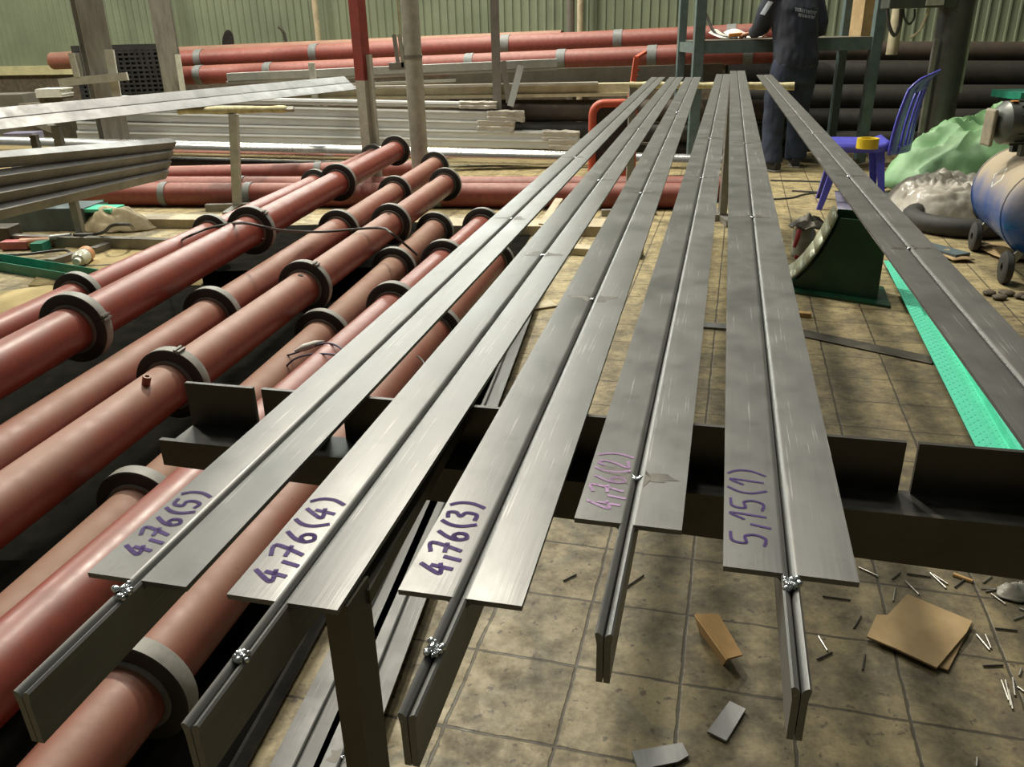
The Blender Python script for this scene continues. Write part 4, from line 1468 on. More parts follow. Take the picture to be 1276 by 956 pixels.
# ---- floor flats and junk under the table
rail(at(985, 412, .004), at(1165, 450, .004), .075, .006, 'flat_bar', 'postdark', 'dark flat steel bar lying across the floor left of the turquoise channel', 'steel bar')
rail(at(850, 403, .006), at(915, 408, .006), .06, .008, 'flat_bar', 'offcut', 'short bright flat bar on the floor seen between the two longest T bars', 'steel bar')
rail(at(636, 386, .006), at(690, 378, .006), .09, .008, 'flat_board', 'beige', 'small pale board on the floor in the gap right of the second T bar', 'board')
one(MB().box(at(1003, 392, .01), (.05, .035, .02), (V((.9, -.4, 0)), V((.4, .9, 0)), Z1)), 'wood_chip', 'cardside', 'small wood offcut on the floor beside the edge of the longest T bar', 'offcut', smooth=False)
gwr = 'wires on the floor behind the T bars'
cable([at(960, 225, .004), at(1000, 226, .004), at(1030, 227, .004)], .008, 'cable', 'straight black wire on the floor in front of the worker', 'wire', gwr)
cable([at(955, 249, .004), at(985, 247, .004), at(1000, 243, .004), at(1018, 240, .004), at(1003, 239, .004), at(987, 238, .004)], .008, 'cable', 'bent black wire on the floor left of the chair leg', 'wire', gwr)
cable([at(1128, 234, .004), at(1118, 228, .02), at(1100, 235, .004), at(1092, 243, .004)], .008, 'cable', 'black cable curling on the floor behind the chair', 'wire', gwr)
c = at(1078, 208, .0)
mb = MB()
for i in range(7):
    a_ = V((c.x + random.uniform(-.3, .3), c.y + random.uniform(-.25, .25), .025))
    mb.bar(a_, a_ + V((random.uniform(-.3, .3), random.uniform(-.2, .2), .02)), .04, .035)
one(mb, 'scrap_pile', 'dust', 'low pile of dark scrap on the floor behind the blue seat', 'scrap', smooth=False, kind='stuff')
for (u, v, s, lab) in ((1258, 318, .13, 'torn cardboard scrap on the floor between the compressor wheels'), (1192, 322, .07, 'small curl of wood shaving on the floor right of the last T bar')):
    c = at(u, v, .006)
    mb = MB().grid(lambda a_, b_, c=c, s=s: c + V(((a_ - .5) * s * 1.6, (b_ - .5) * s * 2, .012 + .02 * math.sin(a_ * 4) * b_)), 5, 5)
    one(disp(mb, .01, 12), 'cardboard_scrap', 'card', lab, 'cardboard', solid=.003)
c = at(1258, 371, 0)
mb = MB()
for i in range(12):
    mb.sphere(c + V((random.uniform(-.10, .10), random.uniform(-.06, .06), .012)), random.uniform(.012, .03), 8, 6, (1.3, 1, .5))
one(mb, 'dirt_clump', 'dust', 'flat clump of dirt on the floor below the near compressor wheel', 'dirt', kind='stuff')

# ================================================================== PERSON
def loft(secs, seg=20):           # secs: (centre, X axis, Y axis, rx, ry)
    mb = MB()
    vs = []
    for c, X, Yv, rx, ry in secs:
        for j in range(seg):
            a = 2 * PI * j / seg
            vs.append(V(c) + X * math.cos(a) * rx + Yv * math.sin(a) * ry)
    n_ = len(secs)
    fs = [(i * seg + j, i * seg + (j + 1) % seg, (i + 1) * seg + (j + 1) % seg, (i + 1) * seg + j) for i in range(n_ - 1) for j in range(seg)]
    fs += [tuple(range(seg - 1, -1, -1)), tuple((n_ - 1) * seg + j for j in range(seg))]
    return mb.add(vs, fs)


def fuse(mb, name, material, parent, voxel, smooth=6, wrinkle=0., wsc=18, loc=None):
    """close the overlapping lofts into one continuous skin and bake it"""
    o = mb.build('tmp', material, loc=V(parent['_o']), fix=False)
    md = o.modifiers.new('r', 'REMESH'); md.mode = 'VOXEL'; md.voxel_size = voxel; md.use_smooth_shade = True
    sm = o.modifiers.new('s', 'SMOOTH'); sm.iterations = smooth; sm.factor = .5
    bpy.context.view_layer.update()
    dg = bpy.context.evaluated_depsgraph_get()
    me = bpy.data.meshes.new_from_object(o.evaluated_get(dg))
    bpy.data.objects.remove(o)
    if wrinkle:
        for v in me.vertices:
            q = v.co
            n_ = noise.noise(V((q.x * wsc, q.y * wsc, q.z * wsc * .45))) + .5 * noise.noise(V((q.x * wsc * 2.2, q.y * wsc * 2.2, q.z * wsc)))
            v.co = q + v.normal * n_ * wrinkle
    me.name = name
    me.materials.clear(); me.materials.append(material)
    for p in me.polygons:
        p.use_smooth = True
    ob = bpy.data.objects.new(name, me)
    COL.objects.link(ob)
    ob['_o'] = list(parent['_o'])
    ob.parent = parent
    return ob


fL, fR = at(960, 213, 0), at(990, 208, 0)
pc_ = (fL + fR) / 2
yaw = math.radians(24)
pf = V((-math.sin(yaw), math.cos(yaw), 0))       # facing
pr = V((pf.y, -pf.x, 0))                         # person's right
per = thing('person', 'worker seen from behind in navy jacket and dark trousers, leaning over the work table', 'person', pc_)
hip = pc_ + Z1 * .85 - pf * .02
chest = pc_ + Z1 * 1.24 + pf * .05
neck = pc_ + Z1 * 1.425 + pf * .12
head = pc_ + Z1 * 1.555 + pf * .20
hL, hR = hip - pr * .095, hip + pr * .095
kL, kR = (fL + Z1 * .47).lerp(hL, .08) + pf * .03, (fR + Z1 * .47).lerp(hR, .08) + pf * .02
aL, aR = fL + Z1 * .085, fR + Z1 * .085
sL, sR = pc_ + Z1 * 1.36 + pf * .09 - pr * .185, pc_ + Z1 * 1.36 + pf * .09 + pr * .185
wLz = zb + .055
wL = at(938, 41, wLz)
wL = aty(939, 40, 7.33); wL.z = wLz
eL = (sL + wL) / 2 + V((-.03, -.05, -.10))
eR = sR + V((.085, -.04, -.27)) - pf * .02
wR = chest + pf * .28 + pr * .02 - Z1 * .12


def limb(pts, rs, seg=14):
    mb = MB()
    P = [V(p) for p in pts]
    fine, fr_ = [], []
    for i in range(len(P) - 1):
        for k in range(4):
            t = k / 4
            fine.append(P[i].lerp(P[i + 1], t)); fr_.append(rs[i] + (rs[i + 1] - rs[i]) * t)
    fine.append(P[-1]); fr_.append(rs[-1])
    return mb.path(fine, fr_, seg)


def merge(*ms):
    o = MB()
    for m_ in ms:
        o.add(m_.v, m_.f)
    return o


def torso(g):
    return loft([(hip - Z1 * .08, pr, pf, .155 + g, .105 + g), (hip, pr, pf, .165 + g, .115 + g), (hip.lerp(chest, .4), pr, pf, .145 + g, .105 + g), (chest, pr, pf, .17 + g, .115 + g),
                 (chest + Z1 * .10 + pf * .03, pr, pf, .175 + g, .10 + g), (neck - Z1 * .05, pr, pf, .11 + g, .08 + g), (neck, pr, pf, .06 + g, .06 + g)])


def hand(w_, d_, up_, sgn):
    """palm, four fingers and a thumb; d_ pointing direction, up_ back of the hand"""
    s_ = d_.cross(up_).normalized() * sgn
    mb = loft([(w_, s_, up_, .026, .02), (w_ + d_ * .03, s_, up_, .036, .017), (w_ + d_ * .075, s_, up_, .042, .015), (w_ + d_ * .09, s_, up_, .038, .012)], 14)
    for i, (o_, l_) in enumerate(((-.030, .070), (-.010, .080), (.011, .074), (.030, .058))):
        b_ = w_ + d_ * .082 + s_ * o_
        k1 = b_ + d_ * l_ * .45 + up_ * .010
        k2 = k1 + d_ * l_ * .30 - up_ * .014
        k3 = k2 + d_ * l_ * .18 - up_ * .022
        q = MB().path([b_ - d_ * .02, b_, k1, k2, k3], [.010, .010, .009, .0085, .007], 10)
        mb.add(q.v, q.f)
    b_ = w_ + d_ * .035 - s_ * .034
    q = MB().path([b_ + s_ * .015, b_, b_ + d_ * .03 - s_ * .026 - up_ * .006, b_ + d_ * .055 - s_ * .028 - up_ * .02], [.013, .012, .011, .009], 10)
    return mb.add(q.v, q.f)


hd = (V((-.32, .70, -.10))).normalized()
hup = (Z1 - hd * Z1.dot(hd)).normalized()
hd2 = (-pr * .8 + pf * .4 - Z1 * .2).normalized()
hup2 = (pf - hd2 * pf.dot(hd2)).normalized()
ht = (pf * .88 - Z1 * .45).normalized()          # head tilts down to the papers
hu = (Z1 - ht * Z1.dot(ht)).normalized()
hp = MB()
hp.sphere((0, 0, 0), 1, 22, 14)
hp.v = [head + pr * p.x * .076 + ht * p.y * .098 + hu * (p.z * .112 - (.018 if p.y > .3 and p.z < 0 else 0)) for p in hp.v]
face = MB().sphere(head + ht * .095 - hu * .012, .018, 8, 6, (.7, 1, 1.3))           # nose
lips = MB().sphere(head + ht * .082 - hu * .058, .016, 8, 6, (1.5, .6, .5))
chin = MB().sphere(head + ht * .06 - hu * .092, .035, 10, 7)
ears = [MB().sphere(head + pr * s * .078 - hu * .01, .022, 8, 6, (.45, .8, 1.3)) for s in (-1, 1)]
body = merge(hp, face, lips, chin, *ears, limb([neck - Z1 * .06, neck + Z1 * .02, head - hu * .06], [.062, .054, .055]), torso(0),
             limb([hL - Z1 * .02, kL, aL], [.085, .056, .040]), limb([hR - Z1 * .02, kR, aR], [.085, .056, .040]),
             limb([aL - Z1 * .03, aL - Z1 * .045 + pf * .15], [.04, .03]), limb([aR - Z1 * .03, aR - Z1 * .045 + (pf + pr * .8).normalized() * .15], [.04, .03]),
             limb([sL, eL, wL], [.052, .040, .028]), limb([sR, eR, wR], [.052, .040, .028]),
             hand(wL, hd, hup, 1), hand(wR, hd2, hup2, -1))
fuse(body, 'body', M['skin'], per, .0065, 3)
eyes = [MB().sphere(head + ht * .086 + pr * s * .03 + hu * .012, .011, 10, 7) for s in (-1, 1)]
merge(*eyes).build('eyes', M['black'], per)
hr = MB().sphere((0, 0, 0), 1, 24, 14)
hr.v = [head + pr * p.x * .086 + ht * min(p.y, .62) * .106 - ht * .012 + hu * (max(p.z, -.45 if p.y < .1 else .25) * .12 + .010) for p in hr.v]
hr.build('hair', M['hair'], per)
# trousers: loose legs
tr = merge(loft([(hip - Z1 * .16, pr, pf, .165, .125), (hip - Z1 * .05, pr, pf, .17, .13), (hip + Z1 * .06, pr, pf, .155, .12)]),
           limb([hL + Z1 * .0, kL + Z1 * .1, kL, kL - Z1 * .2, aL - Z1 * .02], [.108, .096, .088, .084, .092]),
           limb([hR + Z1 * .0, kR + Z1 * .1, kR, kR - Z1 * .2, aR - Z1 * .02], [.108, .096, .088, .084, .092]))
fuse(tr, 'trousers', M['denim'], per, .013, 3, .008, 16)
jk = merge(loft([(hip - Z1 * .045, pr, pf, .198, .150), (hip + Z1 * .02, pr, pf, .195, .15), (hip.lerp(chest, .45), pr, pf, .19, .148), (chest, pr, pf, .20, .145), (chest + Z1 * .09 + pf * .03, pr, pf, .20, .128),
                 (neck - Z1 * .06, pr, pf, .13, .105), (neck - Z1 * .005, pr, pf, .085, .085)]),
           limb([sL + pr * .02, sL.lerp(eL, .5), eL, eL.lerp(wL, .55), wL - hd * .01], [.088, .078, .070, .060, .050]),
           limb([sR - pr * .02, sR.lerp(eR, .5), eR, eR.lerp(wR, .55), wR - hd2 * .01], [.088, .078, .070, .060, .050]))
jo = fuse(jk, 'jacket', M['jacket'], per, .012, 3, .009, 13)
# printed lines on the back and the pale sleeve panel, laid on the jacket surface
bpy.context.view_layer.update()
dg = bpy.context.evaluated_depsgraph_get()


def on_jacket(u, v):
    d_ = ray(u, v).normalized()
    o_ = V(per['_o'])
    ok, loc_, nrm, _ = jo.ray_cast(CAM - o_, d_)
    return (loc_ + o_ + nrm * .003) if ok else None


random.seed(3)
mb = MB()
for row, (xa, xb, ya_, yb_) in enumerate(((991, 1018, 9.5, 14.0), (995, 1016, 16.5, 20.5))):
    u = xa
    while u < xb:
        w_ = random.choice((1.4, 1.8, 2.2))
        dy = (u - xa) * .20
        kind_ = random.random()
        segs = [(u, ya_ + dy, u + .6, yb_ + dy)]
        if kind_ < .7:
            segs.append((u + w_ - .6, ya_ + dy + .3, u + w_, yb_ + dy))
        if kind_ > .3:
            segs.append((u, (ya_ + dy), u + w_, ya_ + dy + .9))
        for (a_, b_, c2_, d2_) in segs:
            pp = [on_jacket(*q) for q in ((a_, b_), (c2_, b_), (c2_, d2_), (a_, d2_))]
            if all(p is not None for p in pp):
                mb.add(pp, [(0, 1, 2, 3)])
        u += w_ + .9
if mb.v:
    mb.build('back_print', M['greytext'], per, fix=False, smooth=False)['label'] = 'two short lines of small grey print on the back'
mb = MB()
nn = 6
for i in range(nn):
    for j in range(nn):
        def q_(i, j):
            a_, b_ = i / nn, j / nn
            return on_jacket(957.5 - 10.5 * b_ + 6.0 * a_, 1.0 + 16.5 * b_ + 1.5 * a_)
        pp = [q_(i, j), q_(i + 1, j), q_(i + 1, j + 1), q_(i, j + 1)]
        if all(p is not None for p in pp):
            mb.add(pp, [(0, 1, 2, 3)])
if mb.v:
    mb.build('sleeve_panel', M['patch'], per, fix=False)['label'] = 'pale blue sleeve panel'
for f_, dirn in ((fL, pf), (fR, (pf + pr * .8).normalized())):
    s_ = V((dirn.y, -dirn.x, 0))
    mb = loft([(f_ - dirn * .085 + Z1 * .045, s_, Z1, .034, .042), (f_ - dirn * .03 + Z1 * .06, s_, Z1, .044, .058), (f_ + dirn * .04 + Z1 * .05, s_, Z1, .045, .048), (f_ + dirn * .12 + Z1 * .036, s_, Z1, .048, .034), (f_ + dirn * .17 + Z1 * .028, s_, Z1, .032, .022)], 16)
    so = mb.build('shoe', M['shoe'], per)
    mb = loft([(f_ - dirn * .095 + Z1 * .0085, s_, Z1, .034, .008), (f_ - dirn * .02 + Z1 * .0085, s_, Z1, .046, .0085), (f_ + dirn * .11 + Z1 * .0085, s_, Z1, .050, .0085), (f_ + dirn * .18 + Z1 * .0085, s_, Z1, .03, .008)], 16)
    mb.build('sole', M['sole'], so)
hk = wL + hd * .10
mb = MB().box(hk + V((-.09, -.02, .0)), (.11, .04, .03), (V((.96, -.25, .05)), V((.25, .96, 0)), Z1))
one(mb, 'tape_measure', 'sticker', 'orange tool held in the left hand of the worker over the papers', 'tool', smooth=False, bevel=.006)

# ================================================================== LEFT BACKGROUND
# upright black plastic pallet
yp = 9.75
a, b_ = aty(92, 57, yp), aty(205, 57, yp)
zt = a.z
z0 = aty(90, 128, yp).z
pw = (b_ - a).length
pt = thing('plastic_pallet', 'black lattice plastic pallet standing upright behind the broad worn column', 'pallet', ((a.x + b_.x) / 2, yp, 0))
xs0, xs1 = a.x, b_.x
rows_, cols_ = 18, 15
zb0 = .0
mb = MB()
for i in range(cols_ + 1):
    x = xs0 + (xs1 - xs0) * i / cols_
    mb.box((x, yp, (zt + zb0) / 2), (.05 if i in (0, cols_) else .022, .06, zt - zb0))
for j in range(rows_ + 5):
    z = zb0 + .03 + (zt - zb0 - .06) * j / (rows_ + 4)
    mb.box(((xs0 + xs1) / 2, yp - .004, z), (xs1 - xs0, .055, .06 if j in (0, rows_ + 4) else .022))
mb.box(((xs0 + xs1) / 2, yp + .19, (zt + zb0) / 2), (xs1 - xs0, .02, zt - zb0 - .1))
mb.build('deck', M['plastic'], pt, smooth=False)
for x in (xs0 + .06, (xs0 + xs1) / 2, xs1 - .06):
    mb = MB()
    for z in (zb0 + .1, (zt + zb0) / 2, zt - .1):
        mb.box((x, yp + .09, z), (.12, .12, .14))
    mb.box((x, yp + .16, (zt + zb0) / 2), (.10, .03, zt - zb0))
    mb.build('runner', M['plastic'], pt, smooth=False)
# light bracket fixed to the column
yb = 7.03
lb = thing('steel_bracket', 'light grey cross arm with two short uprights on the broad column', 'bracket', aty(115, 98, yb))
MB().bar(aty(74, 103, yb), aty(159, 95, yb), .03, .06).build('cross_arm', M['whitepaint'], lb, smooth=False)
MB().bar(aty(97, 98, yb), aty(89, 66, yb), .045, .03, V((0, 1, 0))).build('upright', M['whitepaint'], lb, smooth=False)
MB().bar(aty(103, 97, yb + .03), aty(97, 66, yb + .03), .03, .03, V((0, 1, 0))).build('upright', M['galv'], lb, smooth=False)
q = aty(143, 60, 8.05)
one(MB().bar(aty(146, 122, 7.06), aty(136, 62, 7.06), .07, .02, V((0, 1, 0))), 'steel_strip', 'whitepaint', 'pale steel strip standing against the right side of the broad column', 'steel strip', smooth=False)
q0, q1 = aty(226, 112, 9.25), aty(214, 68, 9.25)
one(MB().bar(V((q0.x, 9.25, 0)), q1 + V((.06, 0, 0)), .05, .03, V((0, 1, 0))), 'steel_strip', 'whitepaint', 'pale rusty steel strip standing right of the second column', 'steel strip', smooth=False)
# carton with papers and shelf stuff at the far left
c = aty(70, 118, 9.0)
cb = thing('carton', 'small brown carton with a stack of cream sheets on top, far left by the pallet', 'box', (c.x, 9.0, 0))
MB().box((c.x, 9.0, c.z - .07), (.24, .24, .12)).build('carton_body', M['dust'], cb, smooth=False)
mb = MB()
for i in range(7):
    mb.box((c.x + random.uniform(-.012, .012), 8.98, c.z + .0 + i * .012 - .012), (.25 + random.uniform(-.02, .02), .25, .010))
mb.build('sheets', M['paper'], cb, smooth=False)
one(MB().box((c.x + .05, 9.05, (c.z - .13) / 2), (.5, .4, c.z - .13)), 'wooden_crate', 'postdark', 'dark crate under the small carton at the far left', 'crate', smooth=False)
c = aty(14, 125, 9.2)
one(MB().box((c.x, 9.2, (c.z + .07) / 2), (.42, .3, c.z + .07)), 'metal_cabinet', 'brownplate', 'taupe metal cabinet at the far left edge under the cream flashing', 'cabinet', smooth=False, bevel=.008)
c = aty(42, 128, 9.1)
one(disp(MB().box((c.x, 9.1, c.z / 2), (.2, .3, c.z)), .01, 8), 'sack', 'dust', 'brown sack between the taupe cabinet and the small carton', 'sack', smooth=False, bevel=.02)
c = aty(30, 170, 8.2)
one(MB().box((c.x, 8.2, c.z / 2 + .02), (.28, .2, c.z + .04)), 'printed_carton', 'lavender', 'carton with a violet printed side behind the polished tube at the left', 'box', smooth=False, bevel=.004)
# dark fan leaf against the wall and little hook
c = aty(284, 52, 10.75)
fl = thing('steel_disc', 'dark rounded steel blade standing on the red pipes against the green wall', 'disc', c)
mb = MB(); mb.lathe([(-.012, .001), (-.012, .09), (.012, .09), (.012, .001)], (0, 0, 0), (0, 1, 0), 26)
mb.v = [V((p.x * .78 + p.z * .25, p.y, p.z * 1.7)) + c + V((0, 0, -.02)) for p in mb.v]
mb.build('blade', M['black'], fl)
c = aty(354, 40, 10.6)
one(MB().path([c + V((.01, 0, -.12)), c + V((0, 0, -.02)), c + V((-.03, 0, .04)), c + V((-.06, 0, .06))], .018, 8), 'steel_hook', 'postdark', 'small bent brown hook sticking up behind the red wall pipes', 'hook')

# ---- floor clutter at the left, beyond the pipes
def lay(u0, v0, u1, v1, w_, h_, name, material, label, cat, group=None, z=0., k=None):
    a_, b2 = at(u0, v0, z + h_ / 2), at(u1, v1, z + h_ / 2)
    return one(MB().bar(a_, b2, w_, h_), name, material, label, cat, group, smooth=False, bevel=.002)


# tan boards on the floor
bz = at(230, 318, .004)
one(MB().grid(lambda u, v: at(95 + 215 * u - 60 * v, 296 + 60 * v, .006), 2, 2), 'tan_board', 'sheet', 'tan sheet of board on the floor behind the leftmost flanged pipe', 'board', solid=.005)
one(MB().grid(lambda u, v: at(-60 + 150 * u, 372 + 44 * v - 20 * u, .006), 2, 2), 'tan_board', 'sheet', 'tan sheet of board on the floor at the left edge below the green channel', 'board', solid=.005)


def uchan(p0, p1, w_, h_, t_, name, material, label, group=None):
    p0, p1 = V(p0), V(p1)
    d_ = (p1 - p0).normalized(); X_ = d_.cross(Z1).normalized()
    pr_2 = [(-w_ / 2, 0), (w_ / 2, 0), (w_ / 2, h_), (w_ / 2 - t_, h_), (w_ / 2 - t_, t_), (-w_ / 2 + t_, t_), (-w_ / 2 + t_, h_), (-w_ / 2, h_)]
    mb = MB(); mb.ext(pr_2, p0, p1, X_, Z1)
    return one(mb, name, material, label, 'steel channel', group, smooth=False)


gg = 'sea green channels on the floor at the left'
uchan(at(-40, 326, 0), at(112, 352, 0), .12, .055, .006, 'green_channel', 'tealdark', 'sea green channel on the floor at the left edge behind the flanged pipes', gg)
c0, c1 = at(52, 284, 0), at(128, 274, 0)
uchan(c0 + V((0, .1, .0)), c1 + V((0, .1, .0)), .16, .11, .005, 'green_channel', 'tealdark', 'sea green channel lying under the bright sheet below the channel stack', gg)
one(MB().box(at(112, 262, .13) + V((-.12, .08, 0)), (.58, .16, .02), (V((.985, -.17, 0)), V((.17, .985, 0)), Z1)), 'green_sheet', 'teal', 'bright green steel sheet on top of the sea green channel', 'steel sheet', smooth=False, loc=None)
c = at(52, 290, 0)
one(MB().box((c.x, c.y + .16, .075), (.62, .26, .15), (V((.99, -.08, 0)), V((.08, .99, 0)), Z1)), 'sheet_box', 'bluebox', 'blue grey sheet metal box on the floor left of the white cloth bag', 'box', smooth=False, bevel=.004)
c = at(134, 290, 0)
heap(0, 0, c.x, c.y + .12, .26, .17, .13, 'cloth_bag', 'cloth', 'off white cloth bag slumped on the floor right of the trestle leg', 'bag', 4.4, .4, 3.)
lay(-60, 297, 245, 306, .05, .07, 'square_tube', 'greysteel', 'long grey square tube on the floor in front of the blue grey box', 'tube', None)
lay(64, 328, 95, 319, .045, .045, 'tube_offcut', 'greysteel', 'short square tube offcut left of the small bottle', 'tube', 'tube offcuts on the floor', z=0)
lay(117, 313, 142, 304, .045, .045, 'tube_offcut', 'greysteel', 'short square tube offcut right of the small bottle', 'tube', 'tube offcuts on the floor', z=0)
a_ = at(96, 326, .045); b2 = at(114, 311, .045)
bo = thing('plastic_bottle', 'small clear bottle with orange base lying against the trestle leg', 'bottle', a_)
d_ = (b2 - a_).normalized()
MB().lathe([(0, .001), (0, .018), (.02, .018), (.025, .03), (.05, .042), (.12, .042), (.125, .038), (.125, .001)], a_, d_, 20).build('bottle_body', M['bottle'], bo)
MB().lathe([(0, .038), (.0, .044), (.06, .044), (.065, .03), (.065, .001)], a_ + d_ * .12, d_, 20).build('base_cover', M['amber'], bo)
MB().lathe([(-.018, .001), (-.018, .019), (.012, .019), (.012, .001)], a_, d_, 16).build('cap', M['paper'], bo)
c = at(44, 312, 0)
dr = thing('grinder', 'orange hand tool lying on the floor by the green channel at the left', 'power tool', c)
MB().tube(c + V((-.09, .03, .035)), c + V((.08, .05, .04)), .032, .026, 14).build('tool_body', M['amber'], dr)
MB().tube(c + V((.08, .05, .06)), c + V((.20, .06, .07)), .018, .016, 12).build('handle', M['galv'], dr)
MB().box(c + V((.05, -.02, .03)), (.07, .1, .05)).build('guard', M['tealdark'], dr, smooth=False)
c = at(20, 312, 0)
one(MB().box((c.x, c.y + .02, .03), (.16, .07, .05)), 'pink_block', 'pink', 'small pink block on the floor at the left edge', 'block', smooth=False, bevel=.006)
c = at(2, 308, 0)
one(MB().box((c.x, c.y + .05, .06), (.16, .14, .12)), 'dark_box', 'postdark', 'dark brown box on the floor at the extreme left edge', 'box', smooth=False, bevel=.006)
cable([at(-20, 318, .02), at(30, 317, .02), at(75, 312, .03), at(86, 314, .02), at(80, 320, .02), at(55, 325, .02), at(10, 324, .02), at(-30, 322, .02)], .008, 'cable', 'black cable looping over the tool at the left edge')
cable([at(92, 293, .09), at(118, 292, .07), at(130, 289, .10), at(140, 281, .17), at(160, 280, .16), at(166, 285, .10)], .010, 'cable', 'black cable lying over the cloth bag')
cable([at(70, 334, .006), at(110, 332, .006), at(150, 330, .006)], .007, 'cable', 'thin black cable on the floor between the bottle and the flanged pipe')

# ================================================================== NEAR FLOOR: CARDBOARD, OFFCUTS, ROD STUBS
def flat(pxs, z, th, name, material, label, cat, group=None, curl=0.):
    P = [at(u, v, z) for u, v in pxs]
    n_ = len(P)
    up_ = V((0, 0, th))
    mb = MB().add(P + [p + up_ for p in P], [tuple(range(n_ - 1, -1, -1)), tuple(range(n_, 2 * n_))] + [(i, (i + 1) % n_, n_ + (i + 1) % n_, n_ + i) for i in range(n_)])
    return one(mb, name, material, label, cat, group, smooth=False)


flat([(1080, 795), (1092, 768), (1106, 768), (1130, 742), (1211, 776), (1204, 790), (1167, 834), (1120, 812)], .0105, .004, 'cardboard_sheet', 'card', 'large brown cardboard sheet with a notched corner on the tiles at the right', 'cardboard')
flat([(1120, 812), (1167, 830), (1204, 790), (1211, 774), (1209, 782), (1181, 837), (1160, 829)], .003, .004, 'cardboard_sheet', 'card', 'second brown cardboard sheet mostly hidden beneath the large notched one', 'cardboard')
# folded cardboard strip
f1 = [at(866, 766, .045), at(895, 766, .03), at(925, 817, .03), at(906, 822, .045)]
f2 = [at(866, 766, .045), at(906, 822, .045), at(902, 829, .0), at(872, 786, .0)]
cs = thing('cardboard_strip', 'folded strip of kraft cardboard standing on the tiles between the two nearest bar ends', 'cardboard', at(890, 800, 0))
mb = MB(); mb.add(f1, [(0, 1, 2, 3)])
mb.build('top_flap', M['cardside'], cs, smooth=False, solid=.004)
mb = MB(); mb.add(f2, [(0, 1, 2, 3)])
mb.build('side_flap', M['cardside'], cs, smooth=False, solid=.004)
go = 'bright steel offcuts on the tiles'
flat([(881, 914), (909, 876), (929, 886), (905, 926)], .003, .005, 'steel_offcut', 'offcut', 'bright rectangular steel offcut on the tiles below the cardboard strip', 'steel offcut', go)
flat([(787, 939), (850, 928), (858, 944), (845, 952), (795, 962)], .003, .005, 'steel_offcut', 'offcut', 'bright steel offcut at the bottom edge of the picture, left of the rectangular one', 'steel offcut', go)
random.seed(11)
grd = 'welding rod stubs scattered on the tiles'
rods = [((1128, 724), (1145, 741), 0), ((1159, 714), (1179, 733), 0), ((1163, 716), (1181, 728), 0), ((1070, 707), (1094, 718), 0), ((1116, 733), (1113, 749), 0), ((1235, 740), (1253, 753), 0), ((1020, 793), (1031, 811), 0), ((1018, 822), (1037, 813), 1),
        ((1064, 783), (1073, 768), 1), ((1075, 835), (1078, 816), 1), ((1217, 791), (1233, 810), 0), ((1228, 791), (1235, 808), 0), ((1248, 848), (1257, 873), 0), ((1253, 848), (1260, 880), 0), ((1257, 860), (1262, 884), 0), ((1262, 845), (1265, 867), 0),
        ((1270, 842), (1273, 833), 0), ((1268, 856), (1276, 862), 0), ((1217, 956), (1218, 944), 0), ((1263, 772), (1276, 768), 0), ((1270, 758), (1280, 762), 0), ((1225, 830), (1250, 829), 1), ((1240, 783), (1268, 786), 1), ((1025, 743), (1060, 748), 1), ((1112, 722), (1122, 714), 1),
        ((780, 732), (802, 717), 1), ((702, 724), (718, 716), 1), ((1225, 726), (1236, 718), 0), ((1190, 732), (1202, 722), 1), ((1188, 716), (1212, 725), 2), ((1130, 715), (1160, 719), 1), ((1222, 733), (1250, 733), 0), ((1228, 737), (1245, 734), 0), ((1000, 702), (1018, 708), 1)]
for i, (a_, b2, k) in enumerate(rods):
    p0, p1 = at(*a_, .003), at(*b2, .003)
    one(MB().tube(p0, p1, .0020 if k != 2 else .005, seg=8), 'welding_rod_stub', ('rod', 'roddark', 'cardside')[k], 'short spent welding rod stub on the dirty tiles near the beam', 'welding rod', grd)
c = at(1262, 742, .0)
heap(0, 0, c.x, c.y, .035, .028, .028, 'film_scrap', 'bag', 'small crumpled scrap of clear film on the tiles at the right edge', 'plastic film', 1.2, .6, 4., 20, 10)

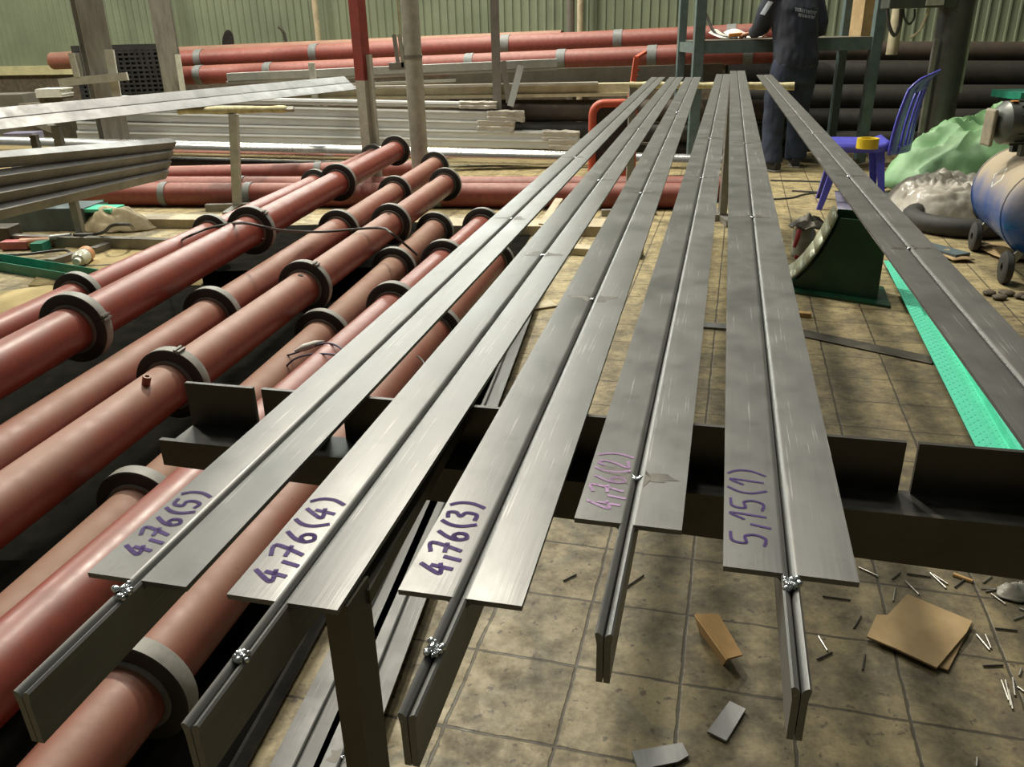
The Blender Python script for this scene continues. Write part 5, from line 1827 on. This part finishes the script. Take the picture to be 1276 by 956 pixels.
# ================================================================== LIGHT
def area(name, loc, aim, size, power, color=(1, 1, 1)):
    ld = bpy.data.lights.new(name, 'AREA')
    ld.shape = 'DISK'
    ld.size = size
    ld.energy = power
    ld.color = color
    o = bpy.data.objects.new(name, ld)
    COL.objects.link(o)
    o.location = loc
    o.rotation_euler = (V(aim) - V(loc)).to_track_quat('-Z', 'Y').to_euler()
    return o


area('bay_lamp_back_left', (-1.3, 8.0, 7.8), (-.4, 3.0, 0), .6, 800, (1, .94, .80))
area('bay_lamp_back_right', (2.4, 7.6, 8.6), (.8, 4.0, 0), 1.0, 200, (1, .94, .80))
area('bay_lamp_middle', (-.4, 4.0, 8.2), (-.6, 3.8, 0), .9, 150, (1, .95, .82))
area('bay_lamp_far_left', (-7.0, 8.3, 5.5), (-5.5, 8.5, 0.5), .8, 330, (1, .96, .84))
area('bay_lamp_left', (-4.5, 5.5, 7.0), (-3.0, 5.0, 0), .8, 220, (1, .95, .82))
hw_ = area('added_fill_strip', tuple(wallpt(-.3, .25, 3.3)), (.3, 2.0, .6), 8.0, 420, (.96, 1, .92))  # added fill light above the back wall, brightens the far bars
hw_.data.shape = 'RECTANGLE'
hw_.data.size_y = .9
w = bpy.data.worlds.new('hall_ambient')
scene.world = w
w.use_nodes = True
wt = w.node_tree
bg = wt.nodes['Background']
tcw = wt.nodes.new('ShaderNodeTexCoord')
dtw = wt.nodes.new('ShaderNodeVectorMath'); dtw.operation = 'DOT_PRODUCT'
wt.links.new(tcw.outputs['Generated'], dtw.inputs[0])
dtw.inputs[1].default_value = (-.35, .62, .70)
mrw = wt.nodes.new('ShaderNodeMapRange')
wt.links.new(dtw.outputs['Value'], mrw.inputs[0])
for i_, x_ in enumerate((-.35, .9, .03, .22)):
    mrw.inputs[i_ + 1].default_value = x_
wt.links.new(mrw.outputs[0], bg.inputs[1])
bg.inputs[0].default_value = (.90, .94, .82, 1)
scene.view_settings.view_transform = 'Standard'
scene.view_settings.look = 'None'
scene.view_settings.gamma = 1
scene.view_settings.exposure = 0
scene.view_settings.use_curve_mapping = False
for o in list(bpy.data.objects):
    if '_o' in o:
        del o['_o']
